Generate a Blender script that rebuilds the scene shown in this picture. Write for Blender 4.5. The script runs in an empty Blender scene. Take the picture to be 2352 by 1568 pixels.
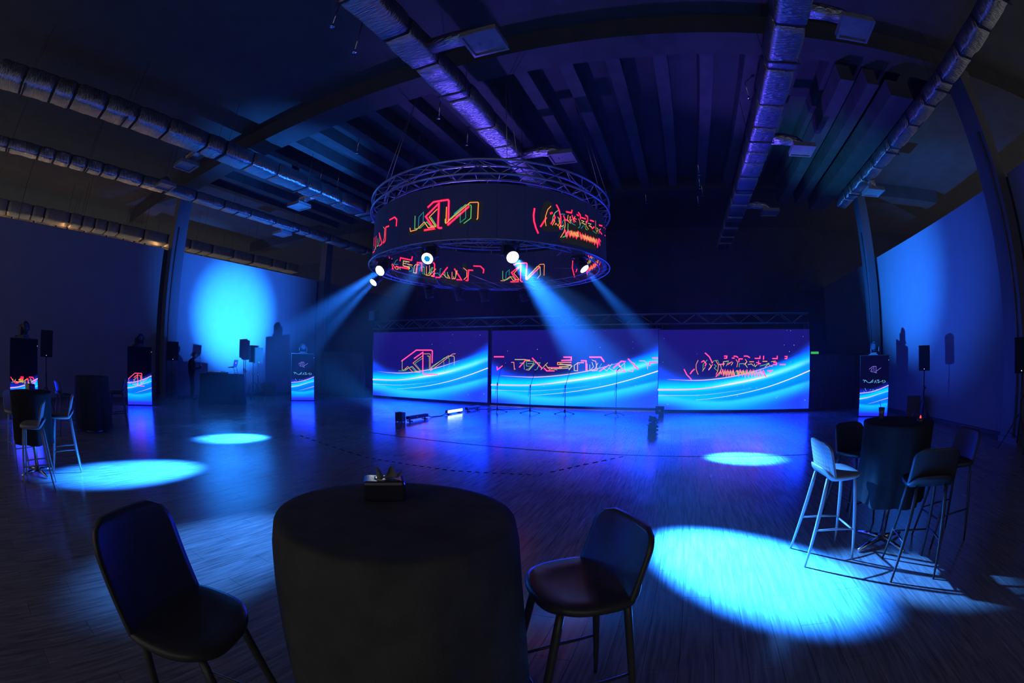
import bpy, bmesh, math, random
from mathutils import Vector, Matrix
random.seed(7)
SC = bpy.context.scene
COL = SC.collection
PI = math.pi

# ------------------------------------------------------------------ camera
CAM_H = 1.6
PITCH, ROLL, YAW = 0.04586, -0.01164, 0.36256      # fisheye, looking a little to the side of the hall's long axis
FPX = 1032.45                                       # focal length in pixels of a 2352 px wide frame
cam_data = bpy.data.cameras.new('camera')
cam_data.type = 'PANO'
cam_data.panorama_type = 'FISHEYE_EQUISOLID'
cam_data.fisheye_lens = FPX * 36.0 / 2352.0
cam_data.fisheye_fov = PI
cam_data.sensor_width = 36.0
cam_data.sensor_height = 24.0
cam_data.sensor_fit = 'HORIZONTAL'
cam_data.clip_start = 0.02
cam_data.clip_end = 200
cam = bpy.data.objects.new('camera', cam_data)
COL.objects.link(cam)
R_CAM = Matrix.Rotation(YAW, 3, 'Z') @ Matrix.Rotation(PITCH, 3, 'X') @ Matrix.Rotation(ROLL, 3, 'Y')
cam.matrix_world = Matrix.Translation((0, 0, CAM_H)) @ (R_CAM @ Matrix.Rotation(PI / 2, 3, 'X')).to_4x4()
SC.camera = cam

# ------------------------------------------------------------------ view, world
SC.view_settings.view_transform = 'Standard'
SC.view_settings.look = 'None'
SC.view_settings.gamma = 1.0
SC.view_settings.use_curve_mapping = False
SC.view_settings.exposure = 0.0
AMBIENT = 0.22
world = bpy.data.worlds.new('hall_ambient')
SC.world = world
world.use_nodes = True
world.node_tree.nodes['Background'].inputs[0].default_value = (1.0, 0.98, 0.96, 1)
world.node_tree.nodes['Background'].inputs[1].default_value = AMBIENT
try:
    SC.cycles.use_denoising = True
    SC.cycles.max_bounces = 4
    SC.cycles.diffuse_bounces = 2
    SC.cycles.glossy_bounces = 3
    SC.cycles.use_adaptive_sampling = True
    SC.cycles.adaptive_threshold = 0.04
    SC.cycles.adaptive_min_samples = 20
    SC.cycles.use_light_tree = True
    SC.cycles.transmission_bounces = 4
    SC.cycles.volume_bounces = 0
    SC.cycles.sample_clamp_indirect = 3.0
except Exception:
    pass

BEAM_BLUE = (0.014, 0.18, 1.0)
HAZE_DENSITY = 0.0028
HAZE_FORWARD = 0.6


def spot_light(name, loc, target, watts, size_deg, blend, color, radius=0.05):
    d = bpy.data.lights.new(name, 'SPOT')
    d.energy = watts
    d.color = color
    d.spot_size = math.radians(size_deg)
    d.spot_blend = blend
    d.shadow_soft_size = radius
    o = bpy.data.objects.new(name, d)
    COL.objects.link(o)
    o.location = loc
    o.rotation_euler = (Vector(target) - Vector(loc)).to_track_quat('-Z', 'Y').to_euler()
    return o


def point_light(name, loc, watts, color, radius=0.1):
    d = bpy.data.lights.new(name, 'POINT')
    d.energy = watts
    d.color = color
    d.shadow_soft_size = radius
    o = bpy.data.objects.new(name, d)
    COL.objects.link(o)
    o.location = loc
    return o


# ------------------------------------------------------------------ pixel -> place
def ray(x, y):
    dx, dy = x - 1176.0, 784.0 - y
    r = math.hypot(dx, dy)
    th = 2 * math.asin(min(1.0, r / (2 * FPX)))
    s = math.sin(th) / max(r, 1e-9)
    return R_CAM @ Vector((dx * s, math.cos(th), dy * s))


EYE = Vector((0, 0, CAM_H))


def on_z(x, y, z):
    d = ray(x, y)
    return EYE + d * ((z - CAM_H) / d.z)


def on_y(x, y, Y):
    d = ray(x, y)
    return EYE + d * (Y / d.y)


def on_plane(x, y, p, n):
    d = ray(x, y)
    return EYE + d * ((Vector(p) - EYE).dot(Vector(n)) / d.dot(Vector(n)))


def on_ring(x, y, c, R, near):
    d = ray(x, y)
    a = d.x * d.x + d.y * d.y
    b = -2 * (d.x * c[0] + d.y * c[1])
    q = c[0] ** 2 + c[1] ** 2 - R * R
    disc = max(b * b - 4 * a * q, 0.0)
    t = (-b + (-1 if near else 1) * math.sqrt(disc)) / (2 * a)
    return EYE + d * t


# ------------------------------------------------------------------ materials
def lin(r, g, b):
    def f(c):
        c /= 255.0
        return c / 12.92 if c <= 0.04045 else ((c + 0.055) / 1.055) ** 2.4
    return (f(r), f(g), f(b))


MATS = {}


def mat(name, color, rough=0.6, metal=0.0, noise=0.15, scale=8.0, bump=0.0, bump_scale=60.0, stretch=(1, 1, 1), spec=0.5, coat=0.0):
    if name in MATS:
        return MATS[name]
    m = bpy.data.materials.new(name)
    m.use_nodes = True
    nt = m.node_tree
    b = nt.nodes['Principled BSDF']
    tc = nt.nodes.new('ShaderNodeTexCoord')
    mp = nt.nodes.new('ShaderNodeMapping')
    mp.inputs['Scale'].default_value = stretch
    nt.links.new(tc.outputs['Object'], mp.inputs[0])
    n = nt.nodes.new('ShaderNodeTexNoise')
    n.inputs['Scale'].default_value = scale
    n.inputs['Detail'].default_value = 4
    nt.links.new(mp.outputs[0], n.inputs['Vector'])
    r = nt.nodes.new('ShaderNodeValToRGB')
    c = Vector(color)
    r.color_ramp.elements[0].position = 0.3
    r.color_ramp.elements[1].position = 0.7
    r.color_ramp.elements[0].color = (*(c * (1 - noise)), 1)
    r.color_ramp.elements[1].color = (*(c * (1 + noise)), 1)
    nt.links.new(n.outputs['Fac'], r.inputs['Fac'])
    nt.links.new(r.outputs['Color'], b.inputs['Base Color'])
    b.inputs['Roughness'].default_value = rough
    b.inputs['Metallic'].default_value = metal
    b.inputs['Specular IOR Level'].default_value = spec
    b.inputs['Coat Weight'].default_value = coat
    if bump:
        n2 = nt.nodes.new('ShaderNodeTexNoise')
        n2.inputs['Scale'].default_value = bump_scale
        n2.inputs['Detail'].default_value = 3
        nt.links.new(mp.outputs[0], n2.inputs['Vector'])
        bp = nt.nodes.new('ShaderNodeBump')
        bp.inputs['Strength'].default_value = bump
        bp.inputs['Distance'].default_value = 0.05 if metal == 1.0 else 0.02
        nt.links.new(n2.outputs['Fac'], bp.inputs['Height'])
        nt.links.new(bp.outputs[0], b.inputs['Normal'])
    MATS[name] = m
    return m


def glow(name, color, strength=1.0):
    if name in MATS:
        return MATS[name]
    m = bpy.data.materials.new(name)
    m.use_nodes = True
    nt = m.node_tree
    nt.nodes.clear()
    o = nt.nodes.new('ShaderNodeOutputMaterial')
    e = nt.nodes.new('ShaderNodeEmission')
    e.inputs[0].default_value = (*color, 1)
    e.inputs[1].default_value = strength
    nt.links.new(e.outputs[0], o.inputs[0])
    try:
        m.cycles.emission_sampling = 'NONE'      # small lamps and strokes are found by bounced rays
    except Exception:
        pass
    MATS[name] = m
    return m


def screen_mat(name, strength=1.0):
    if name in MATS:
        return MATS[name]
    m = bpy.data.materials.new(name)
    m.use_nodes = True
    nt = m.node_tree
    nt.nodes.clear()
    o = nt.nodes.new('ShaderNodeOutputMaterial')
    e = nt.nodes.new('ShaderNodeEmission')
    a = nt.nodes.new('ShaderNodeAttribute')
    a.attribute_name = 'picture'
    nt.links.new(a.outputs['Color'], e.inputs[0])
    e.inputs[1].default_value = strength
    nt.links.new(e.outputs[0], o.inputs[0])
    MATS[name] = m
    return m


def floor_mat():
    m = bpy.data.materials.new('worn_oak_floorboards')
    m.use_nodes = True
    nt = m.node_tree
    L = nt.links.new
    b = nt.nodes['Principled BSDF']
    tc = nt.nodes.new('ShaderNodeTexCoord')
    geo = nt.nodes.new('ShaderNodeNewGeometry')
    mp = nt.nodes.new('ShaderNodeMapping')
    mp.inputs['Scale'].default_value = (26, 1.6, 1)
    L(geo.outputs['Position'], mp.inputs[0])
    off = nt.nodes.new('ShaderNodeVectorMath')
    off.operation = 'SCALE'
    comb = nt.nodes.new('ShaderNodeCombineXYZ')
    L(geo.outputs['Random Per Island'], comb.inputs[1])
    L(comb.outputs[0], off.inputs[0])
    off.inputs['Scale'].default_value = 40
    add = nt.nodes.new('ShaderNodeVectorMath')
    L(mp.outputs[0], add.inputs[0])
    L(off.outputs[0], add.inputs[1])
    n = nt.nodes.new('ShaderNodeTexNoise')
    n.inputs['Scale'].default_value = 1.6
    n.inputs['Detail'].default_value = 6
    n.inputs['Distortion'].default_value = 0.6
    L(add.outputs[0], n.inputs['Vector'])
    ramp = nt.nodes.new('ShaderNodeValToRGB')
    ramp.color_ramp.elements[0].position = 0.28
    ramp.color_ramp.elements[0].color = (0.120, 0.114, 0.110, 1)
    ramp.color_ramp.elements[1].position = 0.72
    ramp.color_ramp.elements[1].color = (0.285, 0.272, 0.262, 1)
    L(n.outputs['Fac'], ramp.inputs['Fac'])
    hsv = nt.nodes.new('ShaderNodeHueSaturation')
    mr = nt.nodes.new('ShaderNodeMapRange')
    mr.inputs[3].default_value = 0.88
    mr.inputs[4].default_value = 1.12
    L(geo.outputs['Random Per Island'], mr.inputs[0])
    L(mr.outputs[0], hsv.inputs['Value'])
    L(ramp.outputs[0], hsv.inputs['Color'])
    L(hsv.outputs[0], b.inputs['Base Color'])
    # gloss worn in patches
    n3 = nt.nodes.new('ShaderNodeTexNoise')
    n3.inputs['Scale'].default_value = 0.9
    n3.inputs['Detail'].default_value = 5
    L(geo.outputs['Position'], n3.inputs['Vector'])
    rr = nt.nodes.new('ShaderNodeMapRange')
    rr.inputs[1].default_value = 0.3
    rr.inputs[2].default_value = 0.7
    rr.inputs[3].default_value = 0.12
    rr.inputs[4].default_value = 0.30
    mixn = nt.nodes.new('ShaderNodeMath')
    mixn.operation = 'MULTIPLY_ADD'
    mixn.inputs[1].default_value = 0.55
    half = nt.nodes.new('ShaderNodeMath')
    half.operation = 'MULTIPLY'
    half.inputs[1].default_value = 0.45
    L(n.outputs['Fac'], half.inputs[0])
    L(n3.outputs['Fac'], mixn.inputs[0])
    L(half.outputs[0], mixn.inputs[2])
    L(mixn.outputs[0], rr.inputs[0])
    L(rr.outputs[0], b.inputs['Roughness'])
    b.inputs['Specular IOR Level'].default_value = 0.9
    bp = nt.nodes.new('ShaderNodeBump')
    bp.inputs['Strength'].default_value = 0.09
    bp.inputs['Distance'].default_value = 0.006
    L(n.outputs['Fac'], bp.inputs['Height'])
    L(bp.outputs[0], b.inputs['Normal'])
    return m


M_FLOOR = floor_mat()
M_SLAB = mat('dark_screed', (0.03, 0.03, 0.03), 0.9)
M_WALL = mat('pale_grey_partition_board', (0.17, 0.17, 0.185), 0.85, noise=0.04, scale=3, bump=0.05, bump_scale=200)
M_FRAME = mat('black_partition_frame', (0.05, 0.05, 0.05), 0.7)
M_COLUMN = mat('grey_painted_steel', (0.10, 0.10, 0.11), 0.55, noise=0.08)
M_CEIL = mat('black_painted_soffit', (0.036, 0.036, 0.035), 0.9, noise=0.2, scale=2)
M_CONC = mat('bare_concrete', (0.042, 0.045, 0.045), 0.9, noise=0.25, scale=3, bump=0.2, bump_scale=20)
M_FOIL = mat('crumpled_foil_wrap', (0.42, 0.42, 0.47), 0.32, 1.0, noise=0.1, bump=1.0, bump_scale=7, stretch=(1, 6, 1))
M_TAPE = mat('black_duct_band', (0.015, 0.015, 0.015), 0.8)
M_GRILLE = mat('grey_diffuser_metal', (0.22, 0.22, 0.23), 0.5, 0.3)
M_TRUSS = mat('brushed_aluminium', (0.40, 0.40, 0.42), 0.35, 0.9, noise=0.1)
M_DASH = mat('matt_black_gaffer_tape', (0.006, 0.006, 0.006), 1.0, spec=0.0)
M_BLACK = mat('matt_black_plastic', (0.022, 0.022, 0.023), 0.5)
M_BLACKMET = mat('black_powder_coat', (0.025, 0.025, 0.026), 0.42, 0.2)
M_CLOTHN = mat('lifted_black_tablecloth', (0.085, 0.085, 0.083), 0.95, noise=0.2, bump=0.25, bump_scale=120, spec=0.1)  # same black cloth, paler: ambient lift is put into the colour
M_STOOLN = mat('lifted_shade_black_wood', (0.06, 0.06, 0.059), 0.3, noise=0.15, scale=6, stretch=(1, 1, 8))  # stools in shade: darkness put into the colour, lifted a little for ambient
M_CLOTH = mat('black_tablecloth_fabric', (0.022, 0.022, 0.022), 0.95, noise=0.2, bump=0.25, bump_scale=120, spec=0.1)
M_DJCLOTH = mat('deep_black_stretch_cloth', (0.007, 0.007, 0.007), 0.95, spec=0.1)
M_CABINET = mat('deep_black_cabinet_paint', (0.007, 0.007, 0.008), 0.7, spec=0.2)
M_DRAPE = mat('black_stage_drape', (0.05, 0.05, 0.05), 0.98, spec=0.05)
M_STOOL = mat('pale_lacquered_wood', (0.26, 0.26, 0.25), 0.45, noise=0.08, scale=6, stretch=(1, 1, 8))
M_STOOLD = mat('shade_black_wood', (0.024, 0.024, 0.025), 0.42, noise=0.15, scale=6, stretch=(1, 1, 8))  # stool wood in shade, its darkness put into the colour
M_CHROME = mat('chromed_steel', (0.7, 0.7, 0.72), 0.15, 1.0, noise=0.02)
M_SKIN = mat('skin', (0.06, 0.035, 0.028), 0.6)
M_SHIRT = mat('black_shirt_fabric', (0.007, 0.007, 0.008), 0.9, spec=0.2)
M_HAIR = mat('dark_hair', (0.012, 0.01, 0.01), 0.7)
M_PAPER = mat('white_paper_tissue', (0.18, 0.18, 0.19), 0.9)


# ------------------------------------------------------------------ mesh building
class MB:
    def __init__(self):
        self.v, self.f, self.smooth = [], [], []

    def add(self, vs, fs, smooth=False):
        o = len(self.v)
        self.v += [tuple(p) for p in vs]
        self.f += [tuple(i + o for i in f) for f in fs]
        self.smooth += [smooth] * len(fs)

    def box(self, lo, hi, M=None):
        x0, y0, z0 = lo
        x1, y1, z1 = hi
        vs = [(x0, y0, z0), (x1, y0, z0), (x1, y1, z0), (x0, y1, z0), (x0, y0, z1), (x1, y0, z1), (x1, y1, z1), (x0, y1, z1)]
        if M is not None:
            vs = [M @ Vector(p) for p in vs]
        self.add(vs, [(0, 3, 2, 1), (4, 5, 6, 7), (0, 1, 5, 4), (1, 2, 6, 5), (2, 3, 7, 6), (3, 0, 4, 7)])

    def bevel_box(self, lo, hi, r, M=None):
        # box with chamfered edges (24 vertices)
        c = [(lo[i] + hi[i]) / 2 for i in range(3)]
        h = [(hi[i] - lo[i]) / 2 for i in range(3)]
        bm = bmesh.new()
        bmesh.ops.create_cube(bm, size=2)
        for v in bm.verts:
            v.co = Vector((c[0] + v.co.x * h[0], c[1] + v.co.y * h[1], c[2] + v.co.z * h[2]))
        bmesh.ops.bevel(bm, geom=list(bm.edges), offset=r, segments=2, affect='EDGES', profile=0.5)
        self.from_bm(bm, M)

    def from_bm(self, bm, M=None, smooth=False):
        bm.verts.ensure_lookup_table()
        bm.verts.index_update()
        vs = [(M @ v.co) if M is not None else v.co.copy() for v in bm.verts]
        fs = [[v.index for v in f.verts] for f in bm.faces]
        self.add(vs, fs, smooth)
        bm.free()

    def tube(self, pts, radii, n=10, cap=True, closed=False):
        pts = [Vector(p) for p in pts]
        if not isinstance(radii, (list, tuple)):
            radii = [radii] * len(pts)
        rings, prev = [], None
        N = len(pts)
        for i, p in enumerate(pts):
            if closed:
                t = pts[(i + 1) % N] - pts[i - 1]
            else:
                t = pts[min(i + 1, N - 1)] - pts[max(i - 1, 0)]
            t.normalize()
            if prev is None:
                a = Vector((0, 0, 1)) if abs(t.z) < 0.9 else Vector((1, 0, 0))
                u = t.cross(a).normalized()
            else:
                u = (prev - t * prev.dot(t)).normalized()
            prev = u
            w = t.cross(u)
            rings.append([p + (u * math.cos(2 * PI * k / n) + w * math.sin(2 * PI * k / n)) * radii[i] for k in range(n)])
        vs = [q for r in rings for q in r]
        fs = []
        for i in range(N if closed else N - 1):
            j = (i + 1) % N
            for k in range(n):
                k2 = (k + 1) % n
                fs.append((i * n + k, i * n + k2, j * n + k2, j * n + k))
        self.add(vs, fs, True)
        if cap and not closed:
            o = len(self.v) - len(vs)
            self.f.append(tuple(o + k for k in reversed(range(n))))
            self.f.append(tuple(o + (N - 1) * n + k for k in range(n)))
            self.smooth += [False, False]

    def lathe(self, prof, n=24, M=None, smooth=True):
        vs, fs = [], []
        for r, z in prof:
            for k in range(n):
                a = 2 * PI * k / n
                vs.append(Vector((r * math.cos(a), r * math.sin(a), z)))
        for i in range(len(prof) - 1):
            for k in range(n):
                k2 = (k + 1) % n
                fs.append((i * n + k, i * n + k2, (i + 1) * n + k2, (i + 1) * n + k))
        if prof[0][0] > 1e-6:
            fs.append(tuple(reversed(range(n))))
        if prof[-1][0] > 1e-6:
            fs.append(tuple((len(prof) - 1) * n + k for k in range(n)))
        if M is not None:
            vs = [M @ v for v in vs]
        self.add(vs, fs, smooth)

    def prism(self, outline, z0, z1, M=None):
        n = len(outline)
        vs = [Vector((x, y, z0)) for x, y in outline] + [Vector((x, y, z1)) for x, y in outline]
        fs = [tuple(reversed(range(n))), tuple(range(n, 2 * n))] + [(k, (k + 1) % n, n + (k + 1) % n, n + k) for k in range(n)]
        if M is not None:
            vs = [M @ v for v in vs]
        self.add(vs, fs)

    def mesh(self, name):
        me = bpy.data.meshes.new(name)
        me.from_pydata(self.v, [], self.f)
        me.polygons.foreach_set('use_smooth', self.smooth)
        me.update()
        return me

    def build(self, name, m, parent=None, kind=None):
        me = self.mesh(name)
        if m is not None:
            me.materials.append(m)
        o = bpy.data.objects.new(name, me)
        COL.objects.link(o)
        if parent is not None:
            o.parent = parent
        if kind:
            o['kind'] = kind
        return o


def thing(name, label, cat, loc=(0, 0, 0), rz=0.0, group=None):
    o = bpy.data.objects.new(name, None)
    o.empty_display_size = 0.1
    COL.objects.link(o)
    o.location = loc
    o.rotation_euler = (0, 0, rz)
    return tag(o, label, cat, group)


def tag(o, label, cat, group=None):
    o['label'] = label
    o['category'] = cat
    if group:
        o['group'] = group
    return o


def copy_tree(o, parent=None):
    c = o.copy()
    COL.objects.link(c)
    c.parent = parent
    for ch in list(o.children):
        copy_tree(ch, c)
    return c


def one(name, fn, m, parent=None, kind=None):
    b = MB()
    fn(b)
    return b.build(name, m, parent, kind)


def boxpart(name, lo, hi, m, parent=None, r=0.0, kind=None):
    b = MB()
    if r:
        b.bevel_box(lo, hi, r)
    else:
        b.box(lo, hi)
    return b.build(name, m, parent, kind)


def tubepart(name, pts, r, m, parent=None, n=10):
    b = MB()
    b.tube(pts, r, n)
    return b.build(name, m, parent)

# ================================================================== STRUCTURE
XL, XR, YF, YB = -15.6, 7.7, 21.0, -6.0
CEIL_Z = 8.0

slab = boxpart('floor', (XL - 0.4, YB, -0.25), (XR + 0.4, YF + 0.3, -0.014), M_SLAB, kind='structure')
# floorboards run along the hall; the 300 that show largest are single boards
PW, PL = 0.195, 1.285
boards = []
row = 0
x = XL
while x < XR:
    y = -2.2 - (row * 0.43) % PL
    while y < YF:
        cx, cy = x + PW / 2, y + PL / 2
        d = math.hypot(cx, cy)
        az = math.degrees(math.atan2(cx, cy)) + 20.8
        seen = abs(az) < 76
        boards.append((d + (0 if seen else 100), x, y))
        y += PL
    x += PW
    row += 1
boards.sort()
pm = MB()
pm.box((0.0012, 0.0012, -0.014), (PW - 0.0012, PL - 0.0012, 0.0))
plank_mesh = pm.mesh('plank')
plank_mesh.materials.append(M_FLOOR)
for k, (d, x, y) in enumerate(boards):
    if k < 300:
        o = bpy.data.objects.new('plank', plank_mesh)
        COL.objects.link(o)
        o.location = (x, y, 0)
        o.parent = slab
rest = MB()
for d, x, y in boards[300:]:
    rest.box((x + 0.0012, y + 0.0012, -0.014), (x + PW - 0.0012, min(y + PL, YF) - 0.0012, 0.0))
rest.build('floorboards', M_FLOOR, slab, 'stuff')


def partition(name, X, side, panels, z1):
    root = one(name, lambda b: (b.box((X, YB, 0), (X + 0.10 * side, YF, 0.07)),
                                b.box((X + 0.02 * side, YB, 0.07), (X + 0.10 * side, YF, z1 - 0.03))), M_FRAME, kind='structure')
    for y0, y1 in panels:
        b = MB()
        lo, hi = sorted((X - 0.03 * side, X + 0.03 * side))
        b.bevel_box((lo, y0, 0.09), (hi, y1, z1), 0.008)
        b.build('panel', M_WALL, root)
    return root


partition('wall_left', XL, -1, [(YB, -1.9), (-1.8, 6.47), (7.33, 14.93), (15.5, 20.9)], 5.27)
partition('wall_right', XR, 1, [(YB, -1.6), (-1.5, 6.42), (7.26, 14.42), (15.5, 20.9)], 5.08)
boxpart('wall_front', (-45, YF, 0), (32, YF + 0.2, CEIL_Z), M_CEIL, kind='structure')
boxpart('ceiling', (-45, YB, CEIL_Z), (32, YF + 0.3, CEIL_Z + 0.2), M_CEIL, kind='structure')


def column(x0, x1, y0, y1, z1):
    # H-section steel column with a base plate
    b = MB()
    b.box((x0, y0, 0.02), (x1, y0 + 0.03, z1))
    b.box((x0, y1 - 0.03, 0.02), (x1, y1, z1))
    xm = (x0 + x1) / 2
    b.box((xm - 0.02, y0 + 0.03, 0.02), (xm + 0.02, y1 - 0.03, z1))
    b.box((x0 - 0.04, y0 - 0.03, 0), (x1 + 0.04, y1 + 0.03, 0.02))
    return b


for (x0, x1, y0, y1, z1) in [(-15.50, -15.12, 6.62, 7.18, 7.5), (-15.50, -15.12, 14.98, 15.42, 7.5),
                             (7.28, 7.62, 6.46, 7.12, 7.5), (7.28, 7.62, 14.52, 15.02, 7.5)]:
    b = MB()
    b.box((x0, y0, 0.0), (x1, y1, z1))
    b.box((x0 - 0.03, y0 - 0.03, 0.0), (x1 + 0.03, y1 + 0.03, 0.12))
    b.box((x0 - 0.04, y0 - 0.04, z1 - 0.12), (x1 + 0.04, y1 + 0.04, z1))
    c = b.build('column', M_COLUMN, kind='structure')
    xs = x0 - 0.03 if x0 > 0 else x1 + 0.03
    tubepart('conduit', [(xs, y0 + 0.16, 0.12), (xs, y0 + 0.16, 6.0)], 0.025, M_COLUMN, c, 8)

# concrete beams: two across the hall on the column lines, ribs between them
for y0 in (6.55, 14.75):
    boxpart('beam', (XL - 6, y0, 7.5), (XR + 4, y0 + 0.7, CEIL_Z), M_CEIL, kind='structure')
xr = -14.6
k = 0
while xr < 7.4:
    boxpart('beam', (xr, 7.25, 7.62), (xr + 0.30, 14.75, CEIL_Z), M_CONC, kind='structure')
    xr += 0.98
for x0, x1, z0 in ((4.05, 4.40, 7.05), (4.75, 5.05, 7.05), (5.30, 5.95, 6.85)):
    boxpart('beam', (x0, 7.25, z0), (x1, 15.0, z0 + 0.40), M_CONC, kind='structure')
# joint between the dance floor boards and the stage boards
boxpart('trim_1', (-6.3, 7.70, 0.0), (5.6, 7.725, 0.003), M_FRAME, kind='structure')


# ================================================================== AIR DUCTS
def foil_segment(w, h, L, seed):
    rnd = random.Random(seed)
    b = MB()
    n = 12
    rings = 7
    vs, fs = [], []
    for i in range(rings):
        t = i / (rings - 1)
        puff = 1.0 - 0.05 * (abs(2 * t - 1) ** 6)
        for k in range(n):
            a = 2 * PI * (k + 0.5) / n
            c, s = math.cos(a), math.sin(a)
            e = 0.28
            px = math.copysign(abs(c) ** e, c) * w / 2 * puff
            pz = math.copysign(abs(s) ** e, s) * h / 2 * puff
            j = rnd.uniform(-0.012, 0.012)
            vs.append((px + j, t * L, pz + rnd.uniform(-0.012, 0.012)))
    for i in range(rings - 1):
        for k in range(n):
            k2 = (k + 1) % n
            fs.append((i * n + k, (i + 1) * n + k, (i + 1) * n + k2, i * n + k2))
    fs.append(tuple(range(n)))
    fs.append(tuple((rings - 1) * n + k for k in reversed(range(n))))
    b.add(vs, fs, True)
    return b


SEGLEN = [0.62, 0.95, 1.25]
SEGMESH = {}


def air_duct(label, xc, y0, y1, z, w, h, branches, foil=None):
    root = thing('air_duct', label, 'air duct', (xc, y0, z), 0, 'air ducts under the soffit')
    y = y0
    rnd = random.Random(int(xc * 10))
    while y < y1:
        L = rnd.choice(SEGLEN)
        key = (round(w, 2), L, rnd.randint(0, 1))
        if key not in SEGMESH:
            me = foil_segment(w, h, L - 0.085, int(w * 100 + L * 1000 + key[2])).mesh('foil_segment')
            me.materials.append(foil or M_FOIL)
            SEGMESH[key] = me
        o = bpy.data.objects.new('foil_segment', SEGMESH[key])
        COL.objects.link(o)
        o.parent = root
        o.location = (0, y - y0, h / 2)
        y += L
    boxpart('inner_sleeve', (-w / 2 * 0.86, 0.02, h * 0.08), (w / 2 * 0.86, y - y0 - 0.1, h * 0.92), M_TAPE, root)
    # hangers up to the soffit
    yy = y0 + 1.0
    while yy < y1:
        b = MB()
        b.box((-w / 2 - 0.02, yy - y0 - 0.02, -0.02), (w / 2 + 0.02, yy - y0 + 0.02, 0.0))
        for s in (-1, 1):
            b.tube([(s * (w / 2 + 0.015), yy - y0, -0.01), (s * (w / 2 + 0.015), yy - y0, CEIL_Z - z)], 0.006, 6)
        b.build('hanger', M_TAPE, root)
        yy += 3.1
    for (yb, side, reach, dz) in branches:
        xs = side * w / 2
        one('branch_pipe', lambda b: b.tube([(xs * 0.8, yb - y0, h * 0.5), (xs + side * reach * 0.45, yb - y0, h * 0.5),
                                             (xs + side * reach * 0.8, yb - y0, h * 0.42), (xs + side * reach, yb - y0, h * 0.1), (xs + side * reach, yb - y0, dz + 0.10)],
                                            [0.15, 0.15, 0.15, 0.14, 0.13], 14), foil or M_FOIL, root)
        cx = xs + side * reach
        df = one('diffuser', lambda b: (b.box((cx - 0.29, yb - y0 - 0.29, dz + 0.03), (cx + 0.29, yb - y0 + 0.29, dz + 0.11))), M_GRILLE, root)
        fr = MB()
        for a, c in (((-0.3, -0.3), (0.3, -0.26)), ((-0.3, 0.26), (0.3, 0.3)), ((-0.3, -0.26), (-0.26, 0.26)), ((0.26, -0.26), (0.3, 0.26))):
            fr.box((cx + a[0], yb - y0 + a[1], dz), (cx + c[0], yb - y0 + c[1], dz + 0.03))
        fr.build('rim', M_GRILLE, df)
    return root


air_duct('foil-wrapped duct passing above the hanging ring of screens', -3.6, -1.0, 19.0, 6.5, 0.52, 0.42, [(4.95, 1, 0.95, -0.08), (9.55, 1, 0.95, -0.08)])
air_duct('foil-wrapped duct glowing cyan beside the ring, nearer the DJ wall', -9.85, -2.0, 19.0, 6.5, 0.62, 0.42, [(4.7, -1, 0.75, -0.08), (9.25, -1, 0.75, -0.08)])
air_duct('narrow foil duct over the DJ table with warm reflections', -13.45, -2.0, 19.0, 6.5, 0.40, 0.32, [(11.1, -1, 0.3, -0.1), (4.9, 1, 0.5, -0.1)])
air_duct('violet-lit foil duct crossing above the lit pale bar stool', 2.4, -1.0, 18.5, 6.5, 0.60, 0.42, [(4.95, 1, 0.78, -0.1), (9.5, 1, 0.78, -0.1), (14.2, 1, 0.82, -0.1)])
air_duct('slim foil duct running along the wall with the exit sign', 6.12, -1.0, 13.4, 6.5, 0.40, 0.34, [(11.35, 1, 0.0, -0.3)])
# ducts beyond the partition, in the warm-lit bay
M_WARMDUCT = mat('bare_galvanised_duct', (0.34, 0.30, 0.24), 0.5, 0.4, noise=0.2)
air_duct('bare galvanised duct in the amber-lit bay behind the partition', -18.2, -4.0, 15.0, 6.0, 0.7, 0.45, [], M_WARMDUCT)
air_duct('wide galvanised duct deeper inside the amber-lit bay', -20.6, -4.0, 15.0, 6.3, 0.9, 0.5, [], M_WARMDUCT)
for yy in (-1.5, 2.6, 7.5):
    t = thing('pendant_lamp', 'small amber pendant lamp hanging behind the DJ partition', 'lamp', (-19.3, yy, 5.1), 0, 'amber lamps behind the partition')
    one('lamp_shade', lambda b: b.lathe([(0.03, 0.2), (0.05, 0.18), (0.14, 0.0), (0.13, 0.0), (0.04, 0.17)], 16), M_BLACKMET, t)
    one('bulb', lambda b: b.lathe([(0.0, -0.02), (0.04, 0.0), (0.045, 0.05), (0.02, 0.11)], 12), glow('amber_bulb', (1.0, 0.45, 0.1), 6), t)
    tubepart('cord', [(0, 0, 0.2), (0, 0, CEIL_Z - 5.1)], 0.006, M_TAPE, t, 6)
    point_light('amber_lamp_light', (-19.3, yy, 5.45), 26, (1.0, 0.5, 0.15), 0.1)

# small sprinkler heads and downlights on the soffit that catch the light
for (px, py) in [(764, 58), (815, 117), (1008, 270), (1073, 331), (820, 350), (735, 420), (775, 430), (1606, 400), (1614, 448), (1608, 431), (1604, 470), (1720, 223), (1484, 465)]:
    p = on_z(px, py, 7.2)
    t = thing('sprinkler_head', 'small metal sprinkler head on a drop pipe under the soffit', 'sprinkler', (p.x, p.y, 7.15), 0, 'sprinkler heads under the soffit')
    tubepart('drop_pipe', [(0, 0, 0.08), (0, 0, CEIL_Z - 7.15)], 0.012, M_CHROME, t, 6)
    one('deflector', lambda b: b.lathe([(0.0, 0.0), (0.045, 0.0), (0.05, 0.012), (0.02, 0.03), (0.02, 0.08), (0.0, 0.08)], 12), M_CHROME, t)

# ================================================================== LED PICTURES
def sm(a, b, x):
    t = min(1.0, max(0.0, (x - a) / (b - a)))
    return t * t * (3 - 2 * t)


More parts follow.
